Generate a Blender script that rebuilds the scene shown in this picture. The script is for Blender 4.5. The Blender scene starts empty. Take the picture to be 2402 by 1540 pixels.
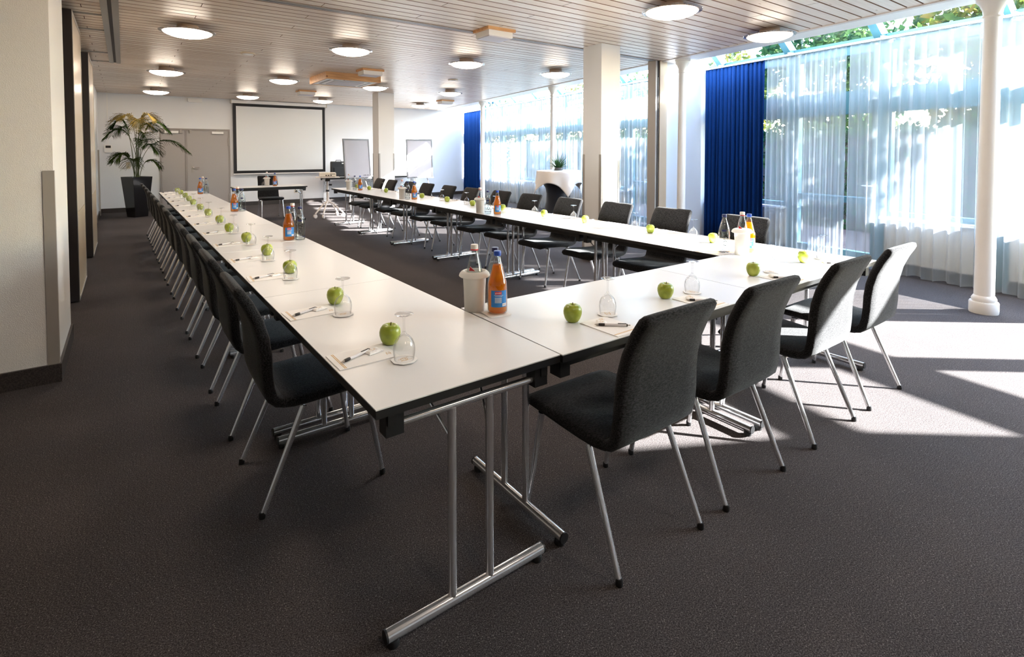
import bpy, bmesh, math, random
from math import sin, cos, pi, radians, sqrt, atan2, hypot
from mathutils import Matrix, Vector

random.seed(7)
SC = bpy.context.scene
COL = SC.collection

# ------------------------------------------------------------------ camera, world, sun, exposure
cam_d = bpy.data.cameras.new('camera')
cam = bpy.data.objects.new('camera', cam_d)
COL.objects.link(cam)
cam.location = (0, 0, 1.45)
cam.rotation_euler = (radians(90 - 2.0), 0, radians(-36.2))
cam_d.sensor_fit = 'HORIZONTAL'
cam_d.sensor_width = 36.0
cam_d.lens = 1243 / 2402 * 36.0
cam_d.shift_y = -370 / 2402
cam_d.clip_start = 0.05
cam_d.clip_end = 300
SC.camera = cam

world = bpy.data.worlds.new('sky')
SC.world = world
world.use_nodes = True
wn = world.node_tree.nodes
wl = world.node_tree.links
for n in list(wn):
    wn.remove(n)
w_out = wn.new('ShaderNodeOutputWorld')
w_bg = wn.new('ShaderNodeBackground')
w_sky = wn.new('ShaderNodeTexSky')
w_sky.sky_type = 'NISHITA'
w_sky.sun_disc = False
w_sky.sun_elevation = radians(28.4)
w_sky.sun_rotation = atan2(0.77, -0.63)
w_sky.air_density = 1.3
w_sky.dust_density = 0.6
w_sky.ozone_density = 2.5
w_bg.inputs['Strength'].default_value = 2.1
wl.new(w_sky.outputs[0], w_bg.inputs[0])
wl.new(w_bg.outputs[0], w_out.inputs[0])

sun_d = bpy.data.lights.new('sun', 'SUN')
sun_d.energy = 46.0
sun_d.color = (1.0, 0.98, 0.96)
sun_d.angle = radians(0.6)
sun = bpy.data.objects.new('sun', sun_d)
COL.objects.link(sun)
SUN_DIR = Vector((-0.774, 0.633, -0.5415)).normalized()
sun.rotation_euler = SUN_DIR.to_track_quat('-Z', 'Y').to_euler()
sun.location = (20, -15, 15)

LAMP_POWER = 17.5            # emission of the ceiling lamps' dishes
SC.view_settings.view_transform = 'Standard'
SC.view_settings.look = 'None'
SC.view_settings.exposure = 1.0
SC.view_settings.gamma = 1.0
SC.view_settings.use_curve_mapping = False
SC.cycles.max_bounces = 6
SC.cycles.diffuse_bounces = 3
SC.cycles.glossy_bounces = 3
SC.cycles.transmission_bounces = 3
SC.cycles.transparent_max_bounces = 14
SC.cycles.caustics_reflective = False
SC.cycles.caustics_refractive = False
SC.cycles.sample_clamp_indirect = 6.0

# ------------------------------------------------------------------ helpers
def srgb(r, g, b):
    def f(c):
        c /= 255.0
        return c / 12.92 if c <= 0.04045 else ((c + 0.055) / 1.055) ** 2.4
    return (f(r), f(g), f(b), 1.0)


def mat(name, col, rough=0.5, metal=0.0, spec=0.5, coat=0.0, sheen=0.0):
    m = bpy.data.materials.new(name)
    m.use_nodes = True
    p = m.node_tree.nodes['Principled BSDF']
    p.inputs['Base Color'].default_value = col
    p.inputs['Roughness'].default_value = rough
    p.inputs['Metallic'].default_value = metal
    p.inputs['Specular IOR Level'].default_value = spec
    p.inputs['Coat Weight'].default_value = coat
    p.inputs['Sheen Weight'].default_value = sheen
    return m


def nd(m, t, **kw):
    n = m.node_tree.nodes.new(t)
    for k, v in kw.items():
        setattr(n, k, v)
    return n


def lk(m, a, b):
    m.node_tree.links.new(a, b)


def pb(m):
    return m.node_tree.nodes['Principled BSDF']


def ramp(m, src, stops):
    r = nd(m, 'ShaderNodeValToRGB')
    els = r.color_ramp.elements
    while len(els) < len(stops):
        els.new(0.5)
    for e, (pos, c) in zip(els, stops):
        e.position = pos
        e.color = c
    lk(m, src, r.inputs[0])
    return r.outputs[0]


def noise(m, vec, scale, detail=2.0, rough=0.5):
    n = nd(m, 'ShaderNodeTexNoise')
    n.inputs['Scale'].default_value = scale
    n.inputs['Detail'].default_value = detail
    n.inputs['Roughness'].default_value = rough
    if vec is not None:
        lk(m, vec, n.inputs['Vector'])
    return n.outputs['Fac']


def mapping(m, vec, scale=(1, 1, 1), rot=(0, 0, 0)):
    n = nd(m, 'ShaderNodeMapping')
    n.inputs['Scale'].default_value = scale
    n.inputs['Rotation'].default_value = rot
    lk(m, vec, n.inputs['Vector'])
    return n.outputs[0]


def objco(m):
    return nd(m, 'ShaderNodeTexCoord').outputs['Object']


def worldpos(m):
    return nd(m, 'ShaderNodeNewGeometry').outputs['Position']


def bump(m, h, strength, dist):
    b = nd(m, 'ShaderNodeBump')
    b.inputs['Strength'].default_value = strength
    b.inputs['Distance'].default_value = dist
    lk(m, h, b.inputs['Height'])
    lk(m, b.outputs[0], pb(m).inputs['Normal'])


def thin_glass(name, tint=(1, 1, 1, 1), ior=1.5, gloss_rough=0.0, rim=0.6):
    m = bpy.data.materials.new(name)
    m.use_nodes = True
    nt = m.node_tree
    nt.nodes.clear()
    o = nd(m, 'ShaderNodeOutputMaterial')
    mix = nd(m, 'ShaderNodeMixShader')
    lw = nd(m, 'ShaderNodeLayerWeight')
    lw.inputs['Blend'].default_value = 0.5
    pw = nd(m, 'ShaderNodeMath', operation='POWER')
    pw.inputs[1].default_value = 4.0
    lk(m, lw.outputs['Facing'], pw.inputs[0])
    fr = nd(m, 'ShaderNodeMath', operation='MULTIPLY_ADD', use_clamp=True)
    fr.inputs[1].default_value = 0.75
    fr.inputs[2].default_value = ((ior - 1) / (ior + 1)) ** 2
    lk(m, pw.outputs[0], fr.inputs[0])
    t = nd(m, 'ShaderNodeBsdfTransparent')
    cm = nd(m, 'ShaderNodeMixRGB')
    cm.inputs[1].default_value = tint
    cm.inputs[2].default_value = (tint[0] * rim, tint[1] * rim, tint[2] * rim, 1)
    lk(m, pw.outputs[0], cm.inputs[0])
    lk(m, cm.outputs[0], t.inputs['Color'])
    g = nd(m, 'ShaderNodeBsdfGlossy')
    g.inputs['Roughness'].default_value = gloss_rough
    lk(m, fr.outputs[0], mix.inputs[0])
    lk(m, t.outputs[0], mix.inputs[1])
    lk(m, g.outputs[0], mix.inputs[2])
    lk(m, mix.outputs[0], o.inputs[0])
    return m


class MB:
    def __init__(s):
        s.v = []
        s.f = []

    def add(s, v, f):
        b = len(s.v)
        s.v += [tuple(p) for p in v]
        s.f += [tuple(i + b for i in q) for q in f]
        return s

    def box(s, x0, x1, y0, y1, z0, z1):
        v = [(x0, y0, z0), (x1, y0, z0), (x1, y1, z0), (x0, y1, z0), (x0, y0, z1), (x1, y0, z1), (x1, y1, z1), (x0, y1, z1)]
        f = [(0, 3, 2, 1), (4, 5, 6, 7), (0, 1, 5, 4), (1, 2, 6, 5), (2, 3, 7, 6), (3, 0, 4, 7)]
        return s.add(v, f)

    def hexa(s, lo, hi):
        """box from four lower and four upper corners, both counter-clockwise"""
        f = [(0, 3, 2, 1), (4, 5, 6, 7), (0, 1, 5, 4), (1, 2, 6, 5), (2, 3, 7, 6), (3, 0, 4, 7)]
        return s.add(list(lo) + list(hi), f)

    def rings(s, rings, caps=True, closed=True):
        n = len(rings[0])
        v = [p for r in rings for p in r]
        f = []
        for i in range(len(rings) - 1):
            for j in range(n if closed else n - 1):
                k = (j + 1) % n
                f.append((i * n + j, i * n + k, (i + 1) * n + k, (i + 1) * n + j))
        if caps:
            f.append(tuple(reversed(range(n))))
            f.append(tuple((len(rings) - 1) * n + j for j in range(n)))
        return s.add(v, f)

    def tube(s, pts, r, n=10, caps=True):
        pts = [Vector(p) for p in pts]
        rr = r if isinstance(r, (list, tuple)) else [r] * len(pts)
        rings = []
        up = None
        for i, p in enumerate(pts):
            d = (pts[min(i + 1, len(pts) - 1)] - pts[max(i - 1, 0)]).normalized()
            if up is None:
                up = Vector((0, 0, 1)) if abs(d.z) < 0.9 else Vector((1, 0, 0))
            a = d.cross(up).normalized()
            b = a.cross(d).normalized()
            up = b
            rings.append([p + (a * cos(2 * pi * k / n) + b * sin(2 * pi * k / n)) * -rr[i] for k in range(n)])
        rings = [list(reversed(q)) for q in rings]
        return s.rings(rings, caps)

    def lathe(s, prof, n=24, cx=0, cy=0, caps=True):
        rings = [[(cx + r * cos(2 * pi * k / n), cy + r * sin(2 * pi * k / n), z) for k in range(n)] for r, z in prof]
        return s.rings(rings, caps)

    def prism(s, poly, z0, z1):
        n = len(poly)
        v = [(x, y, z0) for x, y in poly] + [(x, y, z1) for x, y in poly]
        f = [tuple(reversed(range(n))), tuple(range(n, 2 * n))]
        f += [(i, (i + 1) % n, n + (i + 1) % n, n + i) for i in range(n)]
        return s.add(v, f)

    def xf(s, M):
        s.v = [tuple(M @ Vector(p)) for p in s.v]
        return s

    def me(s, name, m=None, smooth=True, ang=0.6):
        d = bpy.data.meshes.new(name)
        d.from_pydata(s.v, [], s.f)
        if m is not None:
            d.materials.append(m)
        bm = bmesh.new()
        bm.from_mesh(d)
        bmesh.ops.recalc_face_normals(bm, faces=bm.faces)
        if smooth:
            for fc in bm.faces:
                fc.smooth = True
            for e in bm.edges:
                if len(e.link_faces) == 2 and e.calc_face_angle(0) > ang:
                    e.smooth = False
        bm.to_mesh(d)
        bm.free()
        return d

    def ob(s, name, m=None, parent=None, smooth=True, ang=0.6, **kw):
        return link(name, s.me(name, m, smooth, ang), parent, **kw)


def link(name, me, parent=None, loc=None, rz=None, kind=None, label=None):
    o = bpy.data.objects.new(name, me)
    COL.objects.link(o)
    if parent is not None:
        o.parent = parent
    if loc is not None:
        o.location = loc
    if rz is not None:
        o.rotation_euler = (0, 0, rz)
    if kind:
        o['kind'] = kind
    if label:
        o['label'] = label
    return o


def tag(o, label, cat, group=None):
    o['label'] = label
    o['category'] = cat
    if group:
        o['group'] = group
    return o


def thing(name, label, cat, loc=(0, 0, 0), rz=0.0, group=None):
    o = link(name, None, None, loc, rz)
    o.empty_display_size = 0.1
    return tag(o, label, cat, group)


def struct(name, mb, m, parent=None, smooth=False, **kw):
    o = mb.ob(name, m, parent, smooth, **kw)
    o['kind'] = 'structure'
    return o


KIDS = {}


def copy_tree(o, parent=None):
    c = o.copy()
    COL.objects.link(c)
    c.parent = parent
    for ch in o.children:
        copy_tree(ch, c)
    return c


class Proto:
    """the first placement uses the thing itself, every later one a copy of it and its parts"""
    def __init__(s, root):
        s.root, s.used = root, False
        s.copies = None

    def place(s, loc, rz, label, cat, group, scale=None, rot=None):
        if not s.used:
            s.used = True
            o = s.root
        else:
            o = copy_tree(s.root)
        o.location = loc
        o.rotation_euler = rot if rot else (0, 0, rz)
        if scale:
            o.scale = scale
        return tag(o, label, cat, group)


def text_mb(txt, size, bold=0.0):
    cu = bpy.data.curves.new('lettering', 'FONT')
    cu.body = txt
    cu.size = size
    cu.align_x = 'CENTER'
    cu.align_y = 'CENTER'
    cu.resolution_u = 3
    cu.offset = bold
    o = bpy.data.objects.new('lettering', cu)
    COL.objects.link(o)
    dg = bpy.context.evaluated_depsgraph_get()
    e = o.evaluated_get(dg)
    me = e.to_mesh()
    mb = MB().add([tuple(v.co) for v in me.vertices], [tuple(p.vertices) for p in me.polygons])
    e.to_mesh_clear()
    bpy.data.objects.remove(o)
    bpy.data.curves.remove(cu)
    return mb


def wrap(mb, r, z, ang, lift=0.0006):
    """bend a flat patch (x right, y up) round an upright cylinder of radius r, centred at angle ang"""
    mb.v = [((r + lift) * cos(ang + x / r), (r + lift) * sin(ang + x / r), z + y) for x, y, _ in mb.v]
    return mb


def grid_patch(w, h, nx, ny):
    v = [(-w / 2 + w * i / nx, -h / 2 + h * j / ny, 0) for j in range(ny + 1) for i in range(nx + 1)]
    f = [(j * (nx + 1) + i, j * (nx + 1) + i + 1, (j + 1) * (nx + 1) + i + 1, (j + 1) * (nx + 1) + i) for j in range(ny) for i in range(nx)]
    return MB().add(v, f)


ORD = ['first', 'second', 'third', 'fourth', 'fifth', 'sixth', 'seventh', 'eighth', 'ninth', 'tenth', 'eleventh', 'twelfth',
       'thirteenth', 'fourteenth', 'fifteenth', 'sixteenth']

# window wall frame: local y runs along the glazed wall, local x points outdoors, origin on the glass line
S_W = 0.163
W_ROT = -math.atan(S_W)
W_LEN = hypot(1, S_W)
W_ORG = (7.25, 0, 0)


def ly(t):
    return t * W_LEN


def lx(a):
    return (a - 7.25) / W_LEN


def wall_pt(a, t, z=0.0):
    return (a + S_W * t, t, z)


# lx() is measured square to the wall; a point at (lx, ly) has world y slightly shifted, so correct along the wall
def lyx(t, l):
    return t * W_LEN + l * S_W


# ------------------------------------------------------------------ materials
M = {}


def m_carpet():
    m = mat('carpet', srgb(60, 54, 52), 0.95, spec=0.12)
    pos = worldpos(m)
    n1 = noise(m, mapping(m, pos, (1, 1, 1), (0, 0, 0.5)), 250, 3, 0.75)
    n2 = noise(m, pos, 1.3, 3)
    vor = nd(m, 'ShaderNodeTexVoronoi')
    vor.inputs['Scale'].default_value = 62
    vor.inputs['Randomness'].default_value = 0.3
    lk(m, pos, vor.inputs['Vector'])
    c1 = ramp(m, n1, [(0.32, srgb(32, 29, 29)), (0.50, srgb(65, 60, 60)), (0.70, srgb(122, 116, 114))])
    dots = ramp(m, vor.outputs['Distance'], [(0.10, (0.42, 0.42, 0.42, 1)), (0.26, (1, 1, 1, 1))])
    mx = nd(m, 'ShaderNodeMixRGB', blend_type='MULTIPLY')
    mx.inputs[0].default_value = 0.7
    lk(m, c1, mx.inputs[1])
    lk(m, dots, mx.inputs[2])
    wear = ramp(m, n2, [(0.3, (0.86, 0.86, 0.87, 1)), (0.7, (1.10, 1.09, 1.08, 1))])
    mx2 = nd(m, 'ShaderNodeMixRGB', blend_type='MULTIPLY')
    mx2.inputs[0].default_value = 1.0
    lk(m, mx.outputs[0], mx2.inputs[1])
    lk(m, wear, mx2.inputs[2])
    # pale flecks in the yarn
    vf = nd(m, 'ShaderNodeTexVoronoi')
    vf.inputs['Scale'].default_value = 85
    lk(m, mapping(m, pos, (1.0, 1.0, 1.0), (0, 0, 0.9)), vf.inputs['Vector'])
    fl = ramp(m, vf.outputs['Distance'], [(0.07, (1, 1, 1, 1)), (0.15, (0, 0, 0, 1))])
    mx3 = nd(m, 'ShaderNodeMixRGB')
    lk(m, fl, mx3.inputs[0])
    lk(m, mx2.outputs[0], mx3.inputs[1])
    mx3.inputs[2].default_value = srgb(142, 136, 131)
    lk(m, mx3.outputs[0], pb(m).inputs['Base Color'])
    bump(m, n1, 0.3, 0.004)
    return m


def m_plank():
    m = mat('whitewashed_pine', srgb(226, 214, 200), 0.34, spec=0.5)
    pos = worldpos(m)
    sep = nd(m, 'ShaderNodeSeparateXYZ')
    lk(m, pos, sep.inputs[0])
    row = nd(m, 'ShaderNodeMath', operation='MULTIPLY_ADD')
    row.inputs[1].default_value = 1 / 0.139
    row.inputs[2].default_value = 0.5 - 5.893 / 0.139
    lk(m, sep.outputs['Y'], row.inputs[0])
    fl = nd(m, 'ShaderNodeMath', operation='FLOOR')
    lk(m, row.outputs[0], fl.inputs[0])
    wn_ = nd(m, 'ShaderNodeTexWhiteNoise', noise_dimensions='1D')
    lk(m, fl.outputs[0], wn_.inputs['W'])
    base = ramp(m, wn_.outputs['Value'], [(0.0, srgb(220, 201, 184)), (0.5, srgb(230, 215, 200)), (1.0, srgb(238, 226, 213))])
    g = noise(m, mapping(m, pos, (2.2, 60, 60)), 1.0, 4, 0.6)
    grain = ramp(m, g, [(0.35, (0.90, 0.87, 0.84, 1)), (0.6, (1.0, 1.0, 1.0, 1))])
    vk = nd(m, 'ShaderNodeTexVoronoi')
    vk.inputs['Scale'].default_value = 1.0
    lk(m, mapping(m, pos, (2.6, 8.5, 8.5)), vk.inputs['Vector'])
    knots = ramp(m, vk.outputs['Distance'], [(0.045, (0.55, 0.40, 0.28, 1)), (0.085, (1, 1, 1, 1))])
    a = nd(m, 'ShaderNodeMixRGB', blend_type='MULTIPLY')
    a.inputs[0].default_value = 1
    lk(m, base, a.inputs[1])
    lk(m, grain, a.inputs[2])
    b = nd(m, 'ShaderNodeMixRGB', blend_type='MULTIPLY')
    b.inputs[0].default_value = 1
    lk(m, a.outputs[0], b.inputs[1])
    lk(m, knots, b.inputs[2])
    lk(m, b.outputs[0], pb(m).inputs['Base Color'])
    return m


def m_wood(name, c0, c1, scale=(3, 40, 40), rough=0.5):
    m = mat(name, c1, rough)
    co = objco(m)
    g = noise(m, mapping(m, co, scale), 1.0, 4, 0.6)
    c = ramp(m, g, [(0.35, c0), (0.65, c1)])
    vk = nd(m, 'ShaderNodeTexVoronoi')
    vk.inputs['Scale'].default_value = 5.0
    lk(m, co, vk.inputs['Vector'])
    kn = ramp(m, vk.outputs['Distance'], [(0.06, (0.35, 0.2, 0.1, 1)), (0.12, (1, 1, 1, 1))])
    a = nd(m, 'ShaderNodeMixRGB', blend_type='MULTIPLY')
    a.inputs[0].default_value = 1
    lk(m, c, a.inputs[1])
    lk(m, kn, a.inputs[2])
    lk(m, a.outputs[0], pb(m).inputs['Base Color'])
    return m


def m_plaster(name, col, s=140, strength=0.25):
    m = mat(name, col, 0.85, spec=0.2)
    n = noise(m, worldpos(m), s, 3)
    bump(m, n, strength, 0.004)
    return m


def m_fabric(name, dark, light, s=260, sheen=0.12):
    m = mat(name, dark, 0.95, spec=0.1, sheen=sheen)
    co = objco(m)
    n = noise(m, mapping(m, co, (0.4, 1.0, 1.0)), s, 2, 0.7)
    c = ramp(m, n, [(0.38, dark), (0.70, light)])
    lk(m, c, pb(m).inputs['Base Color'])
    bump(m, n, 0.5, 0.003)
    return m


def m_speckle(name, c0, c1, s, rough):
    m = mat(name, c0, rough)
    n = noise(m, worldpos(m), s, 3)
    lk(m, ramp(m, n, [(0.4, c0), (0.65, c1)]), pb(m).inputs['Base Color'])
    return m


def m_sheer(name, tint, opac):
    m = bpy.data.materials.new(name)
    m.use_nodes = True
    m.node_tree.nodes.clear()
    o = nd(m, 'ShaderNodeOutputMaterial')
    tr = nd(m, 'ShaderNodeBsdfTransparent')
    tl = nd(m, 'ShaderNodeBsdfTranslucent')
    tl.inputs['Color'].default_value = tint
    df = nd(m, 'ShaderNodeBsdfDiffuse')
    df.inputs['Color'].default_value = tint
    mx = nd(m, 'ShaderNodeMixShader')
    mx.inputs[0].default_value = 0.62
    lk(m, tl.outputs[0], mx.inputs[1])
    lk(m, df.outputs[0], mx.inputs[2])
    # fine weave: more opaque where the cloth is seen at a slant
    lw = nd(m, 'ShaderNodeLayerWeight')
    lw.inputs['Blend'].default_value = 0.4
    ma = nd(m, 'ShaderNodeMath', operation='MULTIPLY_ADD', use_clamp=True)
    ma.inputs[1].default_value = 0.32
    ma.inputs[2].default_value = opac
    lk(m, lw.outputs['Facing'], ma.inputs[0])
    m2 = nd(m, 'ShaderNodeMixShader')
    lk(m, ma.outputs[0], m2.inputs[0])
    lk(m, tr.outputs[0], m2.inputs[1])
    lk(m, mx.outputs[0], m2.inputs[2])
    lk(m, m2.outputs[0], o.inputs[0])
    return m


def m_emit(name, col, power):
    m = mat(name, (0.9, 0.9, 0.88, 1), 0.3)
    pb(m).inputs['Emission Color'].default_value = col
    pb(m).inputs['Emission Strength'].default_value = power
    return m


def m_leaf(name, cols, trans=0.35):
    m = bpy.data.materials.new(name)
    m.use_nodes = True
    m.node_tree.nodes.clear()
    o = nd(m, 'ShaderNodeOutputMaterial')
    n = noise(m, worldpos(m), 2.2, 2)
    k = len(cols) - 1
    c = ramp(m, n, [(0.3 + 0.4 * i / k, x) for i, x in enumerate(cols)])
    d = nd(m, 'ShaderNodeBsdfDiffuse')
    t = nd(m, 'ShaderNodeBsdfTranslucent')
    lk(m, c, d.inputs[0])
    lk(m, c, t.inputs[0])
    mx = nd(m, 'ShaderNodeMixShader')
    mx.inputs[0].default_value = trans
    lk(m, d.outputs[0], mx.inputs[1])
    lk(m, t.outputs[0], mx.inputs[2])
    lk(m, mx.outputs[0], o.inputs[0])
    return m


M['carpet'] = m_carpet()
M['plank'] = m_plank()
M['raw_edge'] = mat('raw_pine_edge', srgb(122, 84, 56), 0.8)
M['groove'] = mat('plank_backing', srgb(52, 34, 24), 0.9)
M['plaster'] = m_plaster('white_plaster', srgb(233, 234, 236))
M['plaster_tex'] = m_plaster('woodchip_wallpaper', srgb(226, 223, 220), 220, 0.5)
M['pillar'] = m_plaster('pillar_paint', srgb(230, 228, 225), 160, 0.2)
M['white'] = mat('white_paint', srgb(240, 238, 234), 0.45)
M['column'] = mat('column_paint', srgb(235, 230, 222), 0.4)
M['base'] = m_speckle('dark_stone_skirting', srgb(38, 32, 30), srgb(70, 62, 58), 160, 0.4)
M['steel'] = mat('brushed_steel', srgb(170, 163, 155), 0.45, 0.35)
M['alu'] = mat('aluminium_track', srgb(165, 162, 158), 0.4, 0.6)
M['chrome'] = mat('chrome', srgb(226, 226, 228), 0.14, 0.78)
M['black'] = mat('black_plastic', srgb(22, 22, 23), 0.45)
M['dark'] = mat('dark_profile', srgb(30, 22, 24), 0.5)
M['top'] = mat('cream_laminate', srgb(223, 223, 223), 0.28, spec=0.25)
M['edge'] = mat('black_edge', srgb(20, 19, 19), 0.5)
M['chair'] = m_fabric('charcoal_tweed', srgb(11, 11, 12), srgb(56, 55, 57), 230)
M['teal'] = mat('teal_frame', srgb(58, 104, 116), 0.5)
M['glass'] = thin_glass('window_glass', (0.96, 0.98, 0.985, 1), 1.45)
M['bottle'] = thin_glass('bottle_glass', (0.97, 0.98, 0.975, 1), 1.5)
M['stem'] = thin_glass('drinking_glass', (0.985, 0.985, 0.985, 1), 1.5)
M['sheer'] = m_sheer('sheer_voile', (0.52, 0.57, 0.62, 1), 0.42)
M['drape'] = m_fabric('blue_drape', srgb(5, 32, 80), srgb(9, 52, 116), 300, 0.0)
M['lamp'] = m_emit('opal_lamp_dish', (1.0, 0.84, 0.68, 1), LAMP_POWER)
M['lamp_rim'] = thin_glass('lamp_rim_glass', (0.9, 0.9, 0.9, 1), 1.6)
M['lamp_base'] = mat('lamp_base', srgb(205, 180, 160), 0.4)
M['pine'] = m_wood('pine_surround', srgb(196, 140, 88), srgb(224, 172, 118))
M['cream'] = mat('cream_panel', srgb(222, 204, 178), 0.25, spec=0.5)
M['panel'] = mat('partition_board', srgb(214, 200, 184), 0.22, spec=0.5)
M['door'] = mat('grey_door', srgb(168, 162, 158), 0.5)
M['door_frame'] = mat('door_frame', srgb(150, 143, 138), 0.5)
M['paper'] = mat('paper', srgb(240, 238, 236), 0.8, spec=0.2)
M['screen'] = mat('projection_cloth', srgb(230, 232, 232), 0.8, spec=0.2)
M['gold'] = mat('gold_print', srgb(205, 160, 85), 0.6)
M['grey_board'] = mat('flipchart_paper', srgb(205, 200, 205), 0.6)
M['grey_frame'] = mat('grey_frame', srgb(128, 126, 126), 0.4, 0.4)
M['apple'] = mat('green_apple', srgb(150, 178, 48), 0.28, spec=0.5)
M['apple_stem'] = mat('apple_stem', srgb(70, 48, 26), 0.8)
M['juice'] = thin_glass('apple_juice', (0.84, 0.52, 0.12, 1), 1.33, rim=0.8)
M['water'] = thin_glass('still_water', (0.93, 0.95, 0.95, 1), 1.33)
M['blue_cap'] = mat('blue_cap', srgb(32, 74, 170), 0.4)
M['navy_cap'] = mat('navy_cap', srgb(32, 36, 84), 0.4)
M['white_cap'] = mat('white_cap', srgb(232, 224, 214), 0.45)
M['red'] = mat('red_print', srgb(200, 36, 40), 0.5)
M['label_blue'] = mat('blue_label', srgb(34, 120, 190), 0.5)
M['ink'] = mat('black_ink', srgb(20, 20, 24), 0.6)
M['silver_ink'] = mat('silver_ink', srgb(196, 200, 208), 0.5)
M['cooler'] = mat('frosted_cooler', srgb(240, 236, 230), 0.5)
M['cart'] = mat('white_metal', srgb(214, 205, 198), 0.4)
M['pot'] = mat('black_gloss_pot', srgb(18, 17, 20), 0.12, coat=0.4)
M['soil'] = m_speckle('potting_soil', srgb(52, 36, 26), srgb(92, 64, 46), 60, 0.95)
M['frond'] = m_leaf('palm_green', [srgb(30, 46, 22), srgb(52, 70, 34), srgb(74, 88, 44)], 0.2)
M['frond_dry'] = m_leaf('palm_yellow', [srgb(122, 106, 52), srgb(156, 136, 76)], 0.2)
M['stalk'] = mat('palm_stalk', srgb(72, 84, 44), 0.6)
M['grassleaf'] = m_leaf('grass_green', [srgb(34, 62, 36), srgb(70, 100, 60)], 0.25)
M['navy'] = mat('navy_stretch_cover', srgb(16, 20, 32), 0.8, sheen=0.2)
M['cloth'] = mat('white_tablecloth', srgb(240, 234, 228), 0.8, spec=0.1)
M['deck'] = m_wood('terrace_wood', srgb(72, 46, 40), srgb(94, 64, 54), (2, 30, 30), 0.8)
M['lawn'] = m_speckle('garden_ground', srgb(44, 52, 36), srgb(66, 70, 50), 3, 0.95)
M['leaf_a'] = m_leaf('autumn_leaves', [srgb(40, 62, 34), srgb(78, 88, 36), srgb(120, 92, 40)], 0.4)
M['leaf_b'] = m_leaf('green_leaves', [srgb(26, 52, 36), srgb(50, 76, 44), srgb(78, 92, 54)], 0.4)
M['bark'] = mat('bark', srgb(74, 62, 52), 0.9)
M['beige'] = mat('beige_parapet', srgb(206, 196, 182), 0.6)
M['socket'] = mat('cream_socket', srgb(224, 214, 196), 0.4)
M['grip'] = mat('pen_grip', srgb(30, 22, 20), 0.4)
M['pen'] = mat('pen_barrel', srgb(222, 218, 220), 0.3)

# juice: amber, slightly cloudy
_j = M['juice']
_o = [n for n in _j.node_tree.nodes if n.type == 'OUTPUT_MATERIAL'][0]
_src = _o.inputs[0].links[0].from_socket
_t1 = nd(_j, 'ShaderNodeBsdfTranslucent')
_t1.inputs[0].default_value = srgb(240, 150, 20)
_d1 = nd(_j, 'ShaderNodeBsdfDiffuse')
_d1.inputs[0].default_value = srgb(222, 130, 18)
_m1 = nd(_j, 'ShaderNodeMixShader')
_m1.inputs[0].default_value = 0.4
lk(_j, _t1.outputs[0], _m1.inputs[1])
lk(_j, _d1.outputs[0], _m1.inputs[2])
_m2 = nd(_j, 'ShaderNodeMixShader')
_m2.inputs[0].default_value = 0.38
lk(_j, _src, _m2.inputs[1])
lk(_j, _m1.outputs[0], _m2.inputs[2])
lk(_j, _m2.outputs[0], _o.inputs[0])
_k = M['cooler']
_ko = [n for n in _k.node_tree.nodes if n.type == 'OUTPUT_MATERIAL'][0]
_kt = nd(_k, 'ShaderNodeBsdfTranslucent')
_kt.inputs[0].default_value = (0.93, 0.91, 0.88, 1)
_km = nd(_k, 'ShaderNodeMixShader')
_km.inputs[0].default_value = 0.5
lk(_k, pb(_k).outputs[0], _km.inputs[1])
lk(_k, _kt.outputs[0], _km.inputs[2])
lk(_k, _km.outputs[0], _ko.inputs[0])
# apple skin: pale speckles and a lighter flush
_m = M['apple']
_c = objco(_m)
_n = noise(_m, _c, 18, 2)
_n2 = noise(_m, _c, 320, 1)
_a = ramp(_m, _n, [(0.35, srgb(132, 148, 38)), (0.65, srgb(176, 184, 80))])
_b = ramp(_m, _n2, [(0.62, (1, 1, 1, 1)), (0.75, (1.25, 1.2, 1.1, 1))])
_x = nd(_m, 'ShaderNodeMixRGB', blend_type='MULTIPLY')
_x.inputs[0].default_value = 1
lk(_m, _a, _x.inputs[1])
lk(_m, _b, _x.inputs[2])
lk(_m, _x.outputs[0], pb(_m).inputs['Base Color'])

# ================================================================== THE SETTING
ZC = 2.855
YB = 15.87
YF = -4.5
XL = -0.485


def edge_x(y, a=5.87):
    return a + S_W * y


struct('floor', MB().prism([(-4.2, YF - 0.1), (wall_pt(7.3, YF)[0], YF - 0.1), (wall_pt(7.3, YB)[0], YB + 0.1), (-4.2, YB + 0.1)], -0.12, 0.0), M['carpet'])

# ceiling: dark backing, pine planks below it
ceiling = struct('ceiling', MB().prism([(-4.2, YF - 0.1), (edge_x(YF, 5.95), YF - 0.1), (edge_x(YB, 5.95), YB + 0.1), (-4.2, YB + 0.1)], ZC + 0.010, ZC + 0.25), M['groove'])
PITCH = 0.139


def plank_mb(x0, x1, yc, mb=None):
    mb = mb or MB()
    h = PITCH / 2 - 0.0038
    c = 0.0045
    y0, y1 = yc - h, yc + h
    def xe(x, y):
        return min(x, edge_x(y)) if x > 3 else x
    prof = [(y0, ZC + 0.010), (y0, ZC + c), (y0 + c, ZC), (y1 - c, ZC), (y1, ZC + c), (y1, ZC + 0.010)]
    a = [(x0 + 0.003, y, z) for y, z in prof]
    b = [(xe(x1, y) - 0.003, y, z) for y, z in prof]
    mb.rings([a, b], True, True)
    return mb


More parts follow.
